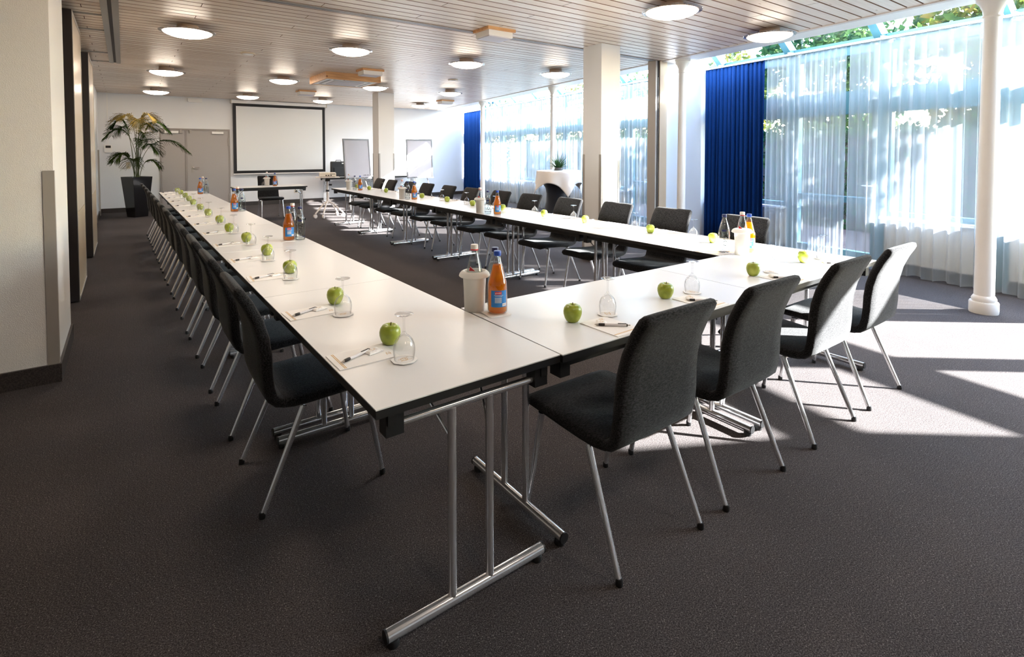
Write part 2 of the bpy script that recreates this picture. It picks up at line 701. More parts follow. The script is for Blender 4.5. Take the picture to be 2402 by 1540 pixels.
def plank_ob(mb, name, kind=None):
    d = bpy.data.meshes.new(name)
    d.from_pydata(mb.v, [], mb.f)
    d.materials.append(M['plank'])
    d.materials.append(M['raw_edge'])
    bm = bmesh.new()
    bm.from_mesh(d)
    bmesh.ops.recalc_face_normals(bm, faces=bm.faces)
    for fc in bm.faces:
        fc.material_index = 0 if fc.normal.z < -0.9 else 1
    bm.to_mesh(d)
    bm.free()
    return link(name, d, ceiling, kind=kind)


far_planks = MB()
near_rows = 0
i0 = int((YF - 5.893) / PITCH) - 1
i1 = int((YB - 5.893) / PITCH) + 1
for i in range(i0, i1 + 1):
    yc = 5.893 + PITCH * i
    if yc < YF + 0.08 or yc > YB - 0.06:
        continue
    off = 0.63 + 0.935 * ((-i) % 4)
    xs = [off + 3.74 * k for k in range(-2, 4)]
    xl = -4.1 if yc < 4.37 else XL - 0.1
    xr = edge_x(yc)
    cuts = [xl] + [x for x in xs if xl + 0.1 < x < xr - 0.1] + [99]
    for a, b in zip(cuts[:-1], cuts[1:]):
        if 1.55 < yc < 7.6 and b > -0.4 + max(0, (3.2 - yc) * 2.2):
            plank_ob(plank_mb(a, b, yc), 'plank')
        else:
            plank_mb(a, b, yc, far_planks)
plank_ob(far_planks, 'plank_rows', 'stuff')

# walls
struct('wall_back', MB().box(XL - 0.2, 10.4, YB, YB + 0.2, -0.1, 4.0), M['plaster'])
struct('wall_front', MB().box(-4.2, 7.3, YF - 0.2, YF, -0.1, 4.0), M['plaster'])
struct('wall_left', MB().box(XL - 0.15, XL, 10.72, YB, 0, ZC + 0.02).box(-0.85, -0.75, 5.3, 10.8, 0, ZC + 0.02), M['plaster'])
struct('wall_corner', MB().box(-4.2, -0.36, 4.37, 5.32, 0, ZC + 0.004), M['plaster_tex'])
struct('wall_side', MB().box(-4.3, -4.1, YF, 4.37, 0, ZC + 0.02), M['plaster'])
struct('baseboard_back', MB().box(XL, 0.71, YB - 0.02, YB, 0, 0.105).box(2.29, 9.7, YB - 0.02, YB, 0, 0.105), M['base'])
struct('baseboard_left', MB().box(XL, XL + 0.018, 10.72, YB - 0.02, 0, 0.105), M['base'])
struct('baseboard_corner', MB().box(-4.1, -0.345, 4.352, 4.37, 0, 0.115).box(-0.36, -0.345, 4.37, 5.32, 0, 0.115), M['base'])
struct('trim_1', MB().prism([(-0.412, 4.365), (-0.355, 4.365), (-0.355, 4.41), (-0.3595, 4.41), (-0.3595, 4.3695), (-0.412, 4.3695)], 0.115, 1.335), M['steel'])
# cream jamb, dark profile and seal strips of the partition niche
struct('trim_2', MB().box(-0.60, -0.40, 5.32, 5.40, 0, ZC - 0.002).box(-0.60, -0.432, 5.40, 5.46, 0, ZC - 0.002).box(-0.60, -0.455, 5.46, 6.30, 0, ZC - 0.002), M['cream'])
struct('trim_3', MB().box(-0.60, -0.462, 6.31, 6.53, 0, ZC - 0.002), M['dark'])
struct('trim_4', MB().box(XL + 0.0, XL + 0.06, 10.80, 10.86, 0.0, ZC - 0.004).box(XL, XL + 0.03, 15.30, 15.40, 0.0, 1.5), M['steel'])

# parked partition panels
prot = None
for j, (y0, y1, x1, txt) in enumerate([(6.59, 7.80, -0.372, 'first cream folding partition panel, nearest the dark profile on the left'),
                                       (7.90, 9.18, -0.47, 'middle folding partition panel, set back between its two neighbours'),
                                       (9.28, 10.62, -0.365, 'farthest cream folding partition panel, beside the palm corner')]):
    t = thing('partition_panel', txt, 'partition', (x1, (y0 + y1) / 2, 0), 0, 'parked partition panels on the left')
    L = y1 - y0
    MB().box(-0.085, -0.004, -L / 2 + 0.03, L / 2 - 0.03, 0.86, ZC - 0.08).ob('upper_board', M['panel'], t, False)
    MB().box(-0.085, -0.004, -L / 2 + 0.03, L / 2 - 0.03, 0.03, 0.852).ob('lower_board', M['cream'], t, False)
    MB().box(-0.09, 0, -L / 2, -L / 2 + 0.035, 0.012, ZC - 0.05).box(-0.09, 0, L / 2 - 0.035, L / 2, 0.012, ZC - 0.05)\
        .box(-0.09, 0, -L / 2 + 0.03, L / 2 - 0.03, ZC - 0.085, ZC - 0.05).box(-0.09, 0, -L / 2 + 0.03, L / 2 - 0.03, 0.012, 0.035).ob('frame', M['steel'], t, False)
    MB().box(-0.088, -0.004, -L / 2 - 0.022, -L / 2 - 0.0005, 0.012, ZC - 0.05).ob('seal', M['dark'], t, False)
    MB().box(-0.07, -0.02, -L / 2 + 0.05, L / 2 - 0.05, 0.0, 0.013).ob('bottom_seal', M['dark'], t, False)
    for s in (-0.3, 0.3):
        MB().tube([(-0.045, s * L, ZC - 0.055), (-0.045, s * L, ZC - 0.012)], 0.015, 8).ob('hanger', M['steel'], t)

# ceiling tracks of the partition
tr = thing('partition_track', 'grey aluminium partition track with branches on the ceiling at upper left', 'track', (0, 0, ZC))
MB().box(-0.155, -0.10, 5.36, 10.42, -0.014, 0.001).ob('rail', M['alu'], tr, False)
MB().box(-0.068, -0.012, 5.36, 10.42, -0.014, 0.001).ob('rail', M['alu'], tr, False)
MB().box(-0.10, -0.068, 5.36, 10.42, -0.003, 0.001).ob('slot', M['dark'], tr, False)
for yb in (6.9, 7.75, 9.45, 10.38):
    MB().box(-0.46, -0.155, yb - 0.022, yb - 0.008, -0.010, 0.001).box(-0.46, -0.155, yb + 0.008, yb + 0.022, -0.010, 0.001).ob('branch_rail', M['alu'], tr, False)
tr2 = thing('crossing_track', 'thin blue-grey partition track crossing the whole plank ceiling', 'track', (0, 5.32, ZC))
MB().box(-0.45, 6.58, -0.036, -0.012, -0.010, 0.001).ob('rail', M['alu'], tr2, False)
MB().box(-0.45, 6.58, 0.012, 0.036, -0.010, 0.001).ob('rail', M['alu'], tr2, False)
MB().box(-0.45, 6.58, -0.012, 0.012, -0.002, 0.001).ob('slot', M['label_blue'], tr2, False)

# beam with upstand over the columns, trim along the plank ends
def wobj(o):
    o.location = W_ORG
    o.rotation_euler = (0, 0, W_ROT)
    return o


L0, L1 = ly(YF - 0.4), ly(YB + 0.45)
wobj(struct('trim_5', MB().box(lx(5.93), lx(6.28), L0, L1, ZC - 0.004, 3.80), M['white']))
wobj(struct('trim_6', MB().box(lx(5.868), lx(5.93), L0, L1, ZC - 0.012, ZC + 0.2), M['cart']))
# partition nib with end profile
struct('wall_nib', MB().add([(x, y, z) for y in (5.30, 5.42) for x, z in [(6.86, 0), (8.10, 0), (8.10, 2.80), (7.16, 3.62), (7.16, 2.86), (6.86, 2.86)]],
                            [(0, 1, 2, 3, 4, 5), (11, 10, 9, 8, 7, 6)] + [(i, i + 6, (i + 1) % 6 + 6, (i + 1) % 6) for i in range(6)]), M['plaster'])
struct('trim_7', MB().box(6.69, 6.86, 5.275, 5.44, 0, ZC - 0.002), M['cream'])
struct('trim_8', MB().box(6.625, 6.69, 5.29, 5.42, 0, ZC - 0.002), M['dark'])
struct('trim_9', MB().box(6.59, 6.625, 5.28, 5.43, 0, ZC - 0.002).box(6.655, 6.662, 5.283, 5.29, 0, 2.6), M['steel'])

# glazed wall: bays
TK = [1.42 + 1.2 * k for k in range(-3, 12)]
bays = list(zip(TK[:-1], TK[1:])) + [(TK[-1], 15.87)]
EAVE = (-0.05, 2.86)
RIDGE = (lx(6.28), 3.72)
for n, (t0, t1) in enumerate(bays):
    door = abs(t0 - 2.62) < 0.01 or abs(t0 - 6.22) < 0.01
    y0, y1 = ly(t0), ly(t1)
    o = wobj(link(('door_%d' % (n + 2)) if door else ('window_%d' % (n + 1)), None))
    o['kind'] = 'structure'
    MB().box(-0.05, 0.07, y0 - 0.055, y0 + 0.055, 0, 2.86).ob('post', M['teal'], o, False)
    a, b = y0 + 0.055, y1 - 0.055
    zs = 0.04 if door else 0.63
    if not door:
        MB().box(-0.03, 0.10, a, b, 0, zs).ob('parapet', M['beige'], o, False)
        MB().box(-0.05, -0.03, a, b, 0, 0.10).ob('skirting', M['base'], o, False)
        MB().box(-0.16, 0.05, a, b, zs - 0.002, zs + 0.028).ob('sill', M['white'], o, False)
        zs += 0.028
    fr = MB().box(-0.03, 0.05, a, a + 0.055, zs, 2.80).box(-0.03, 0.05, b - 0.055, b, zs, 2.80)
    fr.box(-0.03, 0.05, a + 0.055, b - 0.055, zs, zs + (0.11 if door else 0.06))
    fr.box(-0.03, 0.05, a + 0.055, b - 0.055, 2.72, 2.86)
    fr.ob('window_frame', M['teal'], o, False)
    MB().box(-0.04, 0.06, a + 0.055, b - 0.055, 1.95, 2.25).ob('transom', M['teal'], o, False)
    MB().box(0.005, 0.013, a + 0.05, b - 0.05, 2.25, 2.73).ob('pane', M['glass'], o, False)
    if door:
        MB().box(-0.03, 0.05, a + 0.055, b - 0.055, 0.78, 0.86).ob('lock_rail', M['teal'], o, False)
        MB().box(0.005, 0.013, a + 0.05, b - 0.05, 0.85, 1.96).ob('pane', M['glass'], o, False)
        MB().box(0.005, 0.013, a + 0.05, b - 0.05, 0.13, 0.79).ob('pane', M['glass'], o, False)
        MB().tube([(-0.03, a + 0.03, 1.02), (-0.08, a + 0.03, 1.02), (-0.08, a + 0.14, 1.02)], 0.009, 8).ob('handle', M['white'], o)
    else:
        MB().box(0.005, 0.013, a + 0.05, b - 0.05, zs + 0.05, 1.96).ob('pane', M['glass'], o, False)
    # sloping glass roof of the bay
    (ex, ez), (rx, rz) = EAVE, RIDGE
    def slope(mb, ya, yb, lo, hi):
        dl = hypot(rx - ex, rz - ez)
        nx_, nz_ = (rz - ez) / dl, (ex - rx) / dl
        p = [(ex + nx_ * lo, ez + nz_ * lo), (rx + nx_ * lo, rz + nz_ * lo), (rx + nx_ * hi, rz + nz_ * hi), (ex + nx_ * hi, ez + nz_ * hi)]
        v = [(x, ya, z) for x, z in p] + [(x, yb, z) for x, z in p]
        return mb.add(v, [(0, 1, 2, 3), (7, 6, 5, 4), (0, 4, 5, 1), (1, 5, 6, 2), (2, 6, 7, 3), (3, 7, 4, 0)])
    slope(MB(), y0 - 0.05, y0 + 0.05, -0.07, 0.05).ob('rafter', M['teal'], o, False)
    slope(MB(), a, a + 0.03, 0.0, 0.04).ob('glazing_bar', M['ink'], o, False)
    MB().box(ex - 0.03, ex + 0.10, a, b, 2.845, 2.905).ob('eave_rail', M['teal'], o, False)
    slope(MB(), a, b, 0.015, 0.023).ob('roof_pane', M['glass'], o, False)

wobj(struct('wall_right', slope(MB().box(-0.05, 0.12, ly(YF - 0.3), ly(TK[0]) - 0.05, 0, 2.9), ly(YF - 0.3), ly(TK[0]) - 0.05, -0.02, 0.12), M['plaster']))

# slim columns
for j, (t, rr) in enumerate([(1.313, 0.073), (4.99, 0.064), (8.70, 0.060), (12.40, 0.058)]):
    x, y, _ = wall_pt(6.04, t)
    c = thing('column', ['slim white round column standing in front of the sheer curtains at right edge',
                         'slim white round column in front of the white nib wall beside the blue drape',
                         'slim white round column behind the draped bar table',
                         'farthest slim white round column, beside the far blue drape'][j], 'column', (x, y, 0), 0, 'slim round columns along the windows')
    MB().lathe([(rr * 1.42, 0), (rr * 1.45, 0.01), (rr * 1.45, 0.095), (rr * 1.38, 0.105)], 32).ob('plinth', M['column'], c)
    MB().lathe([(rr * 1.1, 0.10), (rr * 1.22, 0.115), (rr * 1.24, 0.13), (rr * 1.1, 0.15), (rr * 1.0, 0.16)], 32).ob('base_ring', M['column'], c)
    MB().lathe([(rr, 0.15), (rr * 0.94, 1.5), (rr * 0.88, 2.66)], 32).ob('shaft', M['column'], c)
    MB().lathe([(rr * 0.88, 2.64), (rr * 1.0, 2.655), (rr * 0.92, 2.67), (rr * 1.0, 2.71), (rr * 1.3, 2.76), (rr * 1.62, 2.79), (rr * 1.62, 2.815), (rr * 1.75, 2.82), (rr * 1.75, ZC - 0.004)], 32).ob('capital', M['column'], c)

# square pillars
for j, (x0, x1, y0, y1) in enumerate([(5.0, 5.35, 4.875, 5.21), (4.858, 5.25, 11.965, 12.33)]):
    p = thing('pillar', ['large square white pillar between the right table row and the windows',
                         'square beige pillar in front of the left flipchart near the back wall'][j], 'pillar', (x0, y0, 0), 0, 'square pillars')
    w, d = x1 - x0, y1 - y0
    MB().box(0, w, 0, d, 0, ZC - 0.001).ob('shaft', M['pillar'], p, False)
    g = 0.004
    for (cx, cy) in ((0, 0), (w, 0), (0, d), (w, d)):
        sx, sy = (1 if cx == 0 else -1), (1 if cy == 0 else -1)
        mbg = MB()
        xa, xb = sorted((cx - sx * g, cx + sx * 0.034))
        ya, yb = sorted((cy - sy * g, cy))
        mbg.box(xa, xb, ya, yb, 0.105, 1.42)
        xa, xb = sorted((cx - sx * g, cx))
        ya, yb = sorted((cy - sy * g, cy + sy * 0.034))
        mbg.box(xa, xb, ya, yb, 0.105, 1.42)
        mbg.ob('corner_guard', M['steel'], p, False)
    MB().box(-0.014, w + 0.014, -0.014, 0, 0, 0.105).box(-0.014, w + 0.014, d, d + 0.014, 0, 0.105).box(-0.014, 0, 0, d, 0, 0.105).box(w, w + 0.014, 0, d, 0, 0.105).ob('skirting', M['base'], p, False)

# grey double door in the back wall
dr = struct('door_1', MB().box(0.72, 0.755, YB - 0.03, YB, 0, 2.05).box(2.25, 2.285, YB - 0.03, YB, 0, 2.05).box(0.755, 2.25, YB - 0.03, YB, 2.0, 2.05), M['door_frame'])
MB().box(0.757, 1.262, YB - 0.022, YB - 0.001, 0.006, 1.998).ob('leaf', M['door'], dr, False)
MB().box(1.305, 2.248, YB - 0.026, YB - 0.001, 0.006, 1.998).ob('leaf', M['door'], dr, False)
MB().box(1.264, 1.303, YB - 0.034, YB - 0.001, 0.006, 1.998).ob('cover_strip', M['door_frame'], dr, False)
for x0, x1 in ((0.82, 1.12), (1.86, 2.13)):
    MB().box(x0, x1, YB - 0.075, YB - 0.024, 1.925, 1.985).ob('closer', M['white'], dr, False)
MB().tube([(1.93, YB - 0.045, 1.988), (1.98, YB - 0.05, 2.012), (2.06, YB - 0.035, 2.02)], 0.007, 8).ob('closer_arm', M['steel'], dr)
for x in (1.17, 1.385):
    MB().box(x - 0.025, x + 0.025, YB - 0.06, YB - 0.024, 1.93, 2.02).ob('latch', M['steel'], dr, False)
MB().box(1.395, 1.445, YB - 0.036, YB - 0.024, 0.93, 1.09).ob('escutcheon', M['steel'], dr, False)
MB().tube([(1.42, YB - 0.03, 1.055), (1.42, YB - 0.07, 1.055), (1.44, YB - 0.078, 1.055), (1.56, YB - 0.078, 1.055)], 0.011, 10).ob('handle', M['chrome'], dr)
for z in (0.25, 1.72):
    MB().tube([(2.25, YB - 0.038, z - 0.1), (2.25, YB - 0.038, z + 0.1)], 0.013, 10).ob('hinge', M['steel'], dr)

# ================================================================== THINGS ON THE CEILING AND WALLS
lamp = thing('ceiling_lamp', 'x', 'lamp')
MB().lathe([(0.105, 0.0), (0.108, -0.010), (0.108, -0.050), (0.095, -0.056)], 28).ob('mount', M['lamp_base'], lamp)
MB().lathe([(0.246, -0.072), (0.272, -0.064), (0.280, -0.067), (0.276, -0.073), (0.246, -0.082)], 36, caps=False).ob('rim', M['lamp_rim'], lamp)
MB().lathe([(0.240, -0.076), (0.232, -0.086), (0.208, -0.100), (0.165, -0.116), (0.11, -0.128), (0.05, -0.135), (0.004, -0.137)], 36, caps=False).ob('dish', M['lamp'], lamp)
MB().lathe([(0.09, -0.054), (0.19, -0.062), (0.244, -0.070), (0.245, -0.076), (0.239, -0.077)], 36, caps=False).ob('pan', M['lamp_base'], lamp)
for k in range(3):
    a = 2 * pi * k / 3 + 0.5
    MB().tube([(0.10 * cos(a), 0.10 * sin(a), -0.050), (0.25 * cos(a), 0.25 * sin(a), -0.062), (0.262 * cos(a), 0.262 * sin(a), -0.078)], 0.004, 6).ob('clip', M['chrome'], lamp)
LP = Proto(lamp)
LX = [0.60, 2.44, 4.22, 6.00]
LYS = [14.13, 10.58, 6.93, 3.20, -0.50]
rown = ['farthest row', 'third row back', 'second row', 'nearest row', 'row above the camera']
coln = ['left', 'centre-left', 'centre-right', 'window side']
for r, y in enumerate(LYS):
    for q, x in enumerate(LX):
        if r == 0 and q == 3:
            x, y = 6.9, 13.9
        LP.place((x, y, ZC), 0.4 * q + r, 'glowing opal dish lamp on the plank ceiling, %s, %s' % (rown[r], coln[q]), 'lamp', 'ceiling dish lamps')

spk = thing('ceiling_speaker', 'x', 'speaker')
MB().lathe([(0.098, 0.0), (0.10, -0.006), (0.095, -0.014), (0.086, -0.016)], 28).ob('bezel', M['cream'], spk)
MB().lathe([(0.085, -0.012), (0.06, -0.019), (0.01, -0.021)], 28).ob('grille', M['white'], spk)
SP = Proto(spk)
for (x, y), lb in zip([(1.51, 4.86), (1.45, 8.34), (5.2, 9.05)], ['round cream ceiling speaker at the top edge above the track', 'round flat ceiling speaker between the left dish lamps', 'round flat ceiling speaker between the window side lamps']):
    SP.place((x, y, ZC), 0, lb, 'speaker', 'ceiling speakers')

box = thing('emergency_light', 'x', 'emergency light')
MB().box(-0.19, 0.19, -0.16, 0.16, -0.032, 0.0).ob('pine_mount', M['pine'], box, False)
MB().box(-0.165, 0.165, -0.135, 0.135, -0.095, -0.032).ob('housing', M['white'], box, False)
MB().box(-0.155, 0.155, -0.125, 0.125, -0.104, -0.095).ob('diffuser', M['grey_board'], box, False)
EB = Proto(box)
for (x, y), lb in zip([(3.48, 5.10), (3.43, 8.80), (3.40, 12.65), (7.08, 12.75)],
                      ['boxy white emergency light on a pine mount, nearest, beside the track', 'boxy white emergency light on pine mount beside the ventilation cassette',
                       'boxy white emergency light on pine mount in front of the screen', 'boxy white emergency light on pine mount near the far window beam']):
    EB.place((x, y, ZC), 0, lb, 'emergency light', 'ceiling emergency lights')

wb = thing('exit_light', 'small white box light high on the back wall above the grey door', 'light', (1.50, YB, 2.79))
MB().box(-0.16, 0.16, -0.07, 0, -0.045, 0.035).ob('housing', M['white'], wb, False)
MB().box(-0.15, 0.15, -0.066, -0.004, -0.062, -0.045).ob('diffuser', M['paper'], wb, False)

ac = thing('ventilation_cassette', 'square ceiling ventilation cassette in a knotty pine surround', 'ventilator', (3.36, 9.88, ZC))
for k, (x0, x1, y0, y1) in enumerate([(-0.5, 0.5, -0.5, -0.475), (-0.5, 0.5, 0.475, 0.5), (-0.5, -0.475, -0.475, 0.475), (0.475, 0.5, -0.475, 0.475)]):
    MB().box(x0, x1, y0, y1, -0.125, 0.0).ob('surround_board', M['pine'], ac, False)
MB().box(-0.475, 0.475, -0.475, 0.475, -0.118, -0.02).ob('cover', M['white'], ac, False)
MB().box(-0.27, 0.27, -0.27, 0.27, -0.126, -0.118).ob('grille', M['grey_board'], ac, False)
for s in (-1, 1):
    MB().box(-0.33, 0.33, s * 0.37 - 0.02, s * 0.37 + 0.02, -0.121, -0.1175).ob('air_slot', M['grey_frame'], ac, False)
    MB().box(s * 0.37 - 0.02, s * 0.37 + 0.02, -0.33, 0.33, -0.121, -0.1175).ob('air_slot', M['grey_frame'], ac, False)
MB().box(-0.17, -0.15, -0.455, -0.435, -0.124, -0.118).ob('sensor', M['black'], ac, False)

ps = thing('projection_screen', 'white pull-down projection screen with black border on back wall', 'screen', (3.565, YB - 0.01, 0))
MB().box(-1.24, 1.24, -0.095, -0.01, 2.755, 2.835).ob('case', M['white'], ps, False)
MB().box(-1.205, 1.205, -0.06, -0.055, 0.875, 2.76).ob('border', M['ink'], ps, False)
MB().box(-1.13, 1.13, -0.063, -0.0605, 0.95, 2.68).ob('cloth', M['screen'], ps, False)
MB().box(-1.22, 1.22, -0.072, -0.045, 0.85, 0.876).ob('bottom_bar', M['white'], ps, False)
MB().tube([(1.22, -0.05, 2.755), (1.22, -0.05, 2.68)], 0.004, 6).ob('pull_cord', M['steel'], ps)
for s in (-1, 1):
    MB().box(s * 1.245 - 0.012, s * 1.245 + 0.012, -0.10, 0.008, 2.745, 2.845).ob('end_cap', M['beige'], ps, False)

th = thing('thermostat', 'small white thermostat with dark display and cable at left of palm', 'thermostat', (-0.30, YB, 1.53))
MB().box(-0.075, 0.075, -0.03, 0, -0.09, 0.09).ob('case', M['white'], th, False)
MB().box(-0.05, 0.05, -0.033, -0.03, 0.02, 0.075).ob('display', M['grip'], th, False)
MB().box(-0.006, 0.006, -0.012, 0, 0.09, 1.32).ob('cable_duct', M['white'], th, False)


def socket(x, z, lb, twin):
    s = thing('wall_socket', lb, 'socket', (x, YB, z))
    h = 0.085 if twin else 0.045
    MB().box(-0.045, 0.045, -0.012, 0, -h, h).ob('plate', M['socket'], s, False)
    for dz in ((-0.04, 0.04) if twin else (0,)):
        MB().lathe([(0.024, 0), (0.024, 0.004), (0.014, 0.004), (0.014, 0.001)], 16, caps=True).xf(Matrix.Translation((0, -0.012, dz)) @ Matrix.Rotation(pi / 2, 4, 'X')).ob('insert', M['grip'] if not twin else M['cream'], s)


socket(0.08, 1.13, 'cream double switch plate on the back wall behind the palm', True)
socket(0.08, 0.34, 'low socket on the back wall left of the black planter', False)
socket(3.95, 0.33, 'white socket on the back wall under the projection screen', False)

# curtain rail, drapes and sheers
AR = lx(6.95)
for nm, (t0, t1) in (('near', (-0.2, 5.25)), ('far', (5.47, 15.84))):
    rl = wobj(link('curtain_rail', None))
    tag(rl, 'white curtain rail above the %s' % ('near sheers and blue drape' if nm == 'near' else 'far row of sheer curtains'), 'rail', 'curtain rails')
    y0, y1 = lyx(t0, AR), lyx(t1, AR)
    MB().box(AR - 0.03, AR + 0.03, y0, y1, 2.795, 2.82).ob('rail', M['white'], rl, False)
    k = 0
    yy = y0 + 0.35
    while yy < y1:
        MB().box(AR - 0.012, -0.04, yy - 0.015, yy + 0.015, 2.82, 2.845).ob('bracket', M['white'], rl, False)
        yy += 1.216


def curtain(t0, t1, wave, amp, seed, m, name, z0, z1, thick=False, gather=1.0):
    rnd = random.Random(seed)
    y0, y1 = lyx(t0, AR), lyx(t1, AR)
    L = y1 - y0
    ph = [rnd.uniform(0, 6.28) for _ in range(6)]
    nx_ = max(24, int(L / wave * 10))
    rows = 9
    v = []
    for j in range(rows):
        q = j / (rows - 1)
        z = z0 + (z1 - z0) * q
        am = amp * (1.0 - 0.55 * q ** 3)
        for i in range(nx_ + 1):
            u = i / nx_
            s = u * L
            wv = sin(2 * pi * s / wave + 1.6 * sin(s * 2.1 + ph[0]) + ph[1]) + 0.35 * sin(2 * pi * s / (wave * 2.7) + ph[2])
            wv += 0.25 * sin(2 * pi * s / (wave * 0.45) + ph[3]) * (0.4 + 0.6 * q)
            yy = y0 + s + 0.012 * sin(2 * pi * s / wave + ph[4]) + 0.01 * (1 - q) * sin(s * 5 + ph[5])
            if gather != 1.0:
                mid = (y0 + y1) / 2
                yy = mid + (yy - mid) * (1 - (1 - gather) * sin(pi * min(1, q * 1.0)) ** 2)
            zz = z + (0.012 * sin(2 * pi * s / (wave * 2.3) + ph[2]) if j == 0 else 0)
            v.append((AR + am * wv, yy, zz))
    f = [(j * (nx_ + 1) + i, j * (nx_ + 1) + i + 1, (j + 1) * (nx_ + 1) + i + 1, (j + 1) * (nx_ + 1) + i) for j in range(rows - 1) for i in range(nx_)]
    mb = MB().add(v, f)
    o = wobj(mb.ob(name, m, None, True, 3.0))
    if thick:
        md = o.modifiers.new('cloth', 'SOLIDIFY')
        md.thickness = 0.004
    return o


curt = [
    (4.12, 5.24, 0.075, 0.030, 11, 'drape', 'drape', 'deep blue drape hanging beside the white nib wall'),
    (14.42, 15.82, 0.085, 0.030, 12, 'drape', 'drape', 'far blue drape in the corner by the back wall'),
    (0.62, 2.93, 0.12, 0.034, 21, 'sheer', 'sheer_curtain', 'long white sheer curtain behind the nearest slim column'),
    (2.95, 4.10, 0.085, 0.030, 22, 'sheer', 'sheer_curtain', 'sheer curtain in front of the terrace door beside the blue drape'),
    (5.50, 7.62, 0.12, 0.034, 23, 'sheer', 'sheer_curtain', 'sheer curtain between the large pillar and the nib wall'),
    (7.66, 10.9, 0.11, 0.034, 24, 'sheer', 'sheer_curtain', 'sheer curtain behind the draped bar table'),
    (10.94, 14.4, 0.11, 0.034, 25, 'sheer', 'sheer_curtain', 'far sheer curtain next to the far blue drape'),
]
for t0, t1, wv, am, sd, mk, nm, lb in curt:
    o = curtain(t0, t1, wv, am, sd, M[mk], nm, 0.015 if mk == 'sheer' else 0.02, 2.795, thick=(mk == 'drape'))
    tag(o, lb, 'curtain', 'sheer curtains' if mk == 'sheer' else 'blue drapes')

# ================================================================== TABLES
TL, TW = 1.408, 0.685


def make_table():
    t = thing('conference_table', 'x', 'table')
    g = 0.0020
    MB().box(-TL / 2 + g, TL / 2 - g, -TW / 2, TW / 2, 0.7365, 0.74).ob('tabletop', M['top'], t, False)
    MB().box(-TL / 2 + g, TL / 2 - g, -TW / 2, TW / 2, 0.712, 0.7364).ob('edge_band', M['edge'], t, False)
    for s in (-1, 1):
        MB().box(-TL / 2 + 0.02, TL / 2 - 0.02, s * 0.285 - 0.014, s * 0.285 + 0.014, 0.672, 0.712).ob('rail', M['edge'], t, False)
    for s in (-1, 1):
        x = s * (TL / 2 - 0.050)
        fr = link('leg_frame', MB().tube([(x, -0.25, 0.660), (x, 0.25, 0.660)], 0.0125, 12).me('leg_frame', M['chrome']), t)
        for d in (-1, 1):
            MB().tube([(x, d * 0.072, 0.03), (x, d * 0.072, 0.655)], 0.0140, 14).ob('upright', M['chrome'], fr)
            MB().box(x - 0.024, x + 0.024, d * 0.275 - 0.028, d * 0.275 + 0.028, 0.637, 0.713).ob('bracket', M['black'], fr, False)
            MB().lathe([(0.017, 0), (0.019, 0.002), (0.019, 0.018), (0.0172, 0.022)], 12).xf(Matrix.Translation((x, d * 0.276, 0.0))).ob('glide', M['black'], fr)
            MB().tube([(x - s * 0.012, d * 0.072, 0.555), (x - s * 0.16, d * 0.12, 0.706)], 0.005, 8).ob('strut', M['chrome'], fr)
        MB().tube([(x, -0.297, 0.036), (x, 0.297, 0.036)], 0.0190, 14).ob('foot', M['chrome'], fr)
        for d in (-1, 1):
            MB().tube([(x, d * 0.297, 0.036), (x, d * 0.303, 0.036)], 0.0196, 14).ob('end_cap', M['black'], fr)
    return t


TB = Proto(make_table())
GT = 'conference tables set in a horseshoe'
for i in range(7):
    y = 1.379 + 1.408 * (i + 0.5)
    x = 0.545 - 0.0062 * (y - 1.38) + 0.3385
    TB.place((x, y, 0), pi / 2 + 0.0062, '%s table of the left row counted from the near corner' % ORD[i], 'table', GT, (1, 0.677 / TW, 1))
for i in range(2):
    TB.place((1.225 + 1.379 * (i + 0.5), 1.722, 0), 0, ['near cross table joining the left row at the front corner', 'near cross table meeting the sunlit right row'][i], 'table', GT, (1.379 / TL, 0.695 / TW, 1))
for i in range(6):
    TB.place((3.635, 2.075 + 1.41 * (i + 0.5), 0), pi / 2, '%s table of the right row counted from the near end' % ORD[i], 'table', GT, (1.41 / TL, 0.69 / TW, 1))
TB.place((2.44, 11.93, 0), 0, 'presenter table standing alone below the projection screen', 'table', 'single tables near the back wall', (1.37 / TL, 0.64 / TW, 1))
TB.place((5.28, 15.42, 0), 0, 'table against the back wall carrying the black bag', 'table', 'single tables near the back wall')
TB.place((6.70, 15.42, 0), 0, 'table against the back wall behind the right flipchart', 'table', 'single tables near the back wall')

# ================================================================== CHAIRS
def shell(prof, widths, thick, mk, name, parent):
    """padded strip swept along prof (y,z) with half widths"""
    rings = []
    n = len(prof)
    for i, (y, z) in enumerate(prof):
        y0, z0 = prof[max(i - 1, 0)]
        y1, z1 = prof[min(i + 1, n - 1)]
        d = hypot(y1 - y0, z1 - z0)
        ty, tz = (y1 - y0) / d, (z1 - z0) / d
        ny, nz = -tz, ty
        w, th = widths[i], thick[i]
        ring = []
        sec = [(-1, 0), (-0.985, 0.62), (-0.93, 0.93), (-0.6, 1.02), (0, 1.05), (0.6, 1.02), (0.93, 0.93), (0.985, 0.62),
               (1, 0), (0.985, -0.62), (0.93, -0.93), (0.6, -1), (0, -1), (-0.6, -1), (-0.93, -0.93), (-0.985, -0.62)]
        for a, b in sec:
            ring.append((a * w, y + ny * b * th, z + nz * b * th))
        rings.append(ring)
    return MB().rings(rings, True).ob(name, mk, parent, True, 1.2)


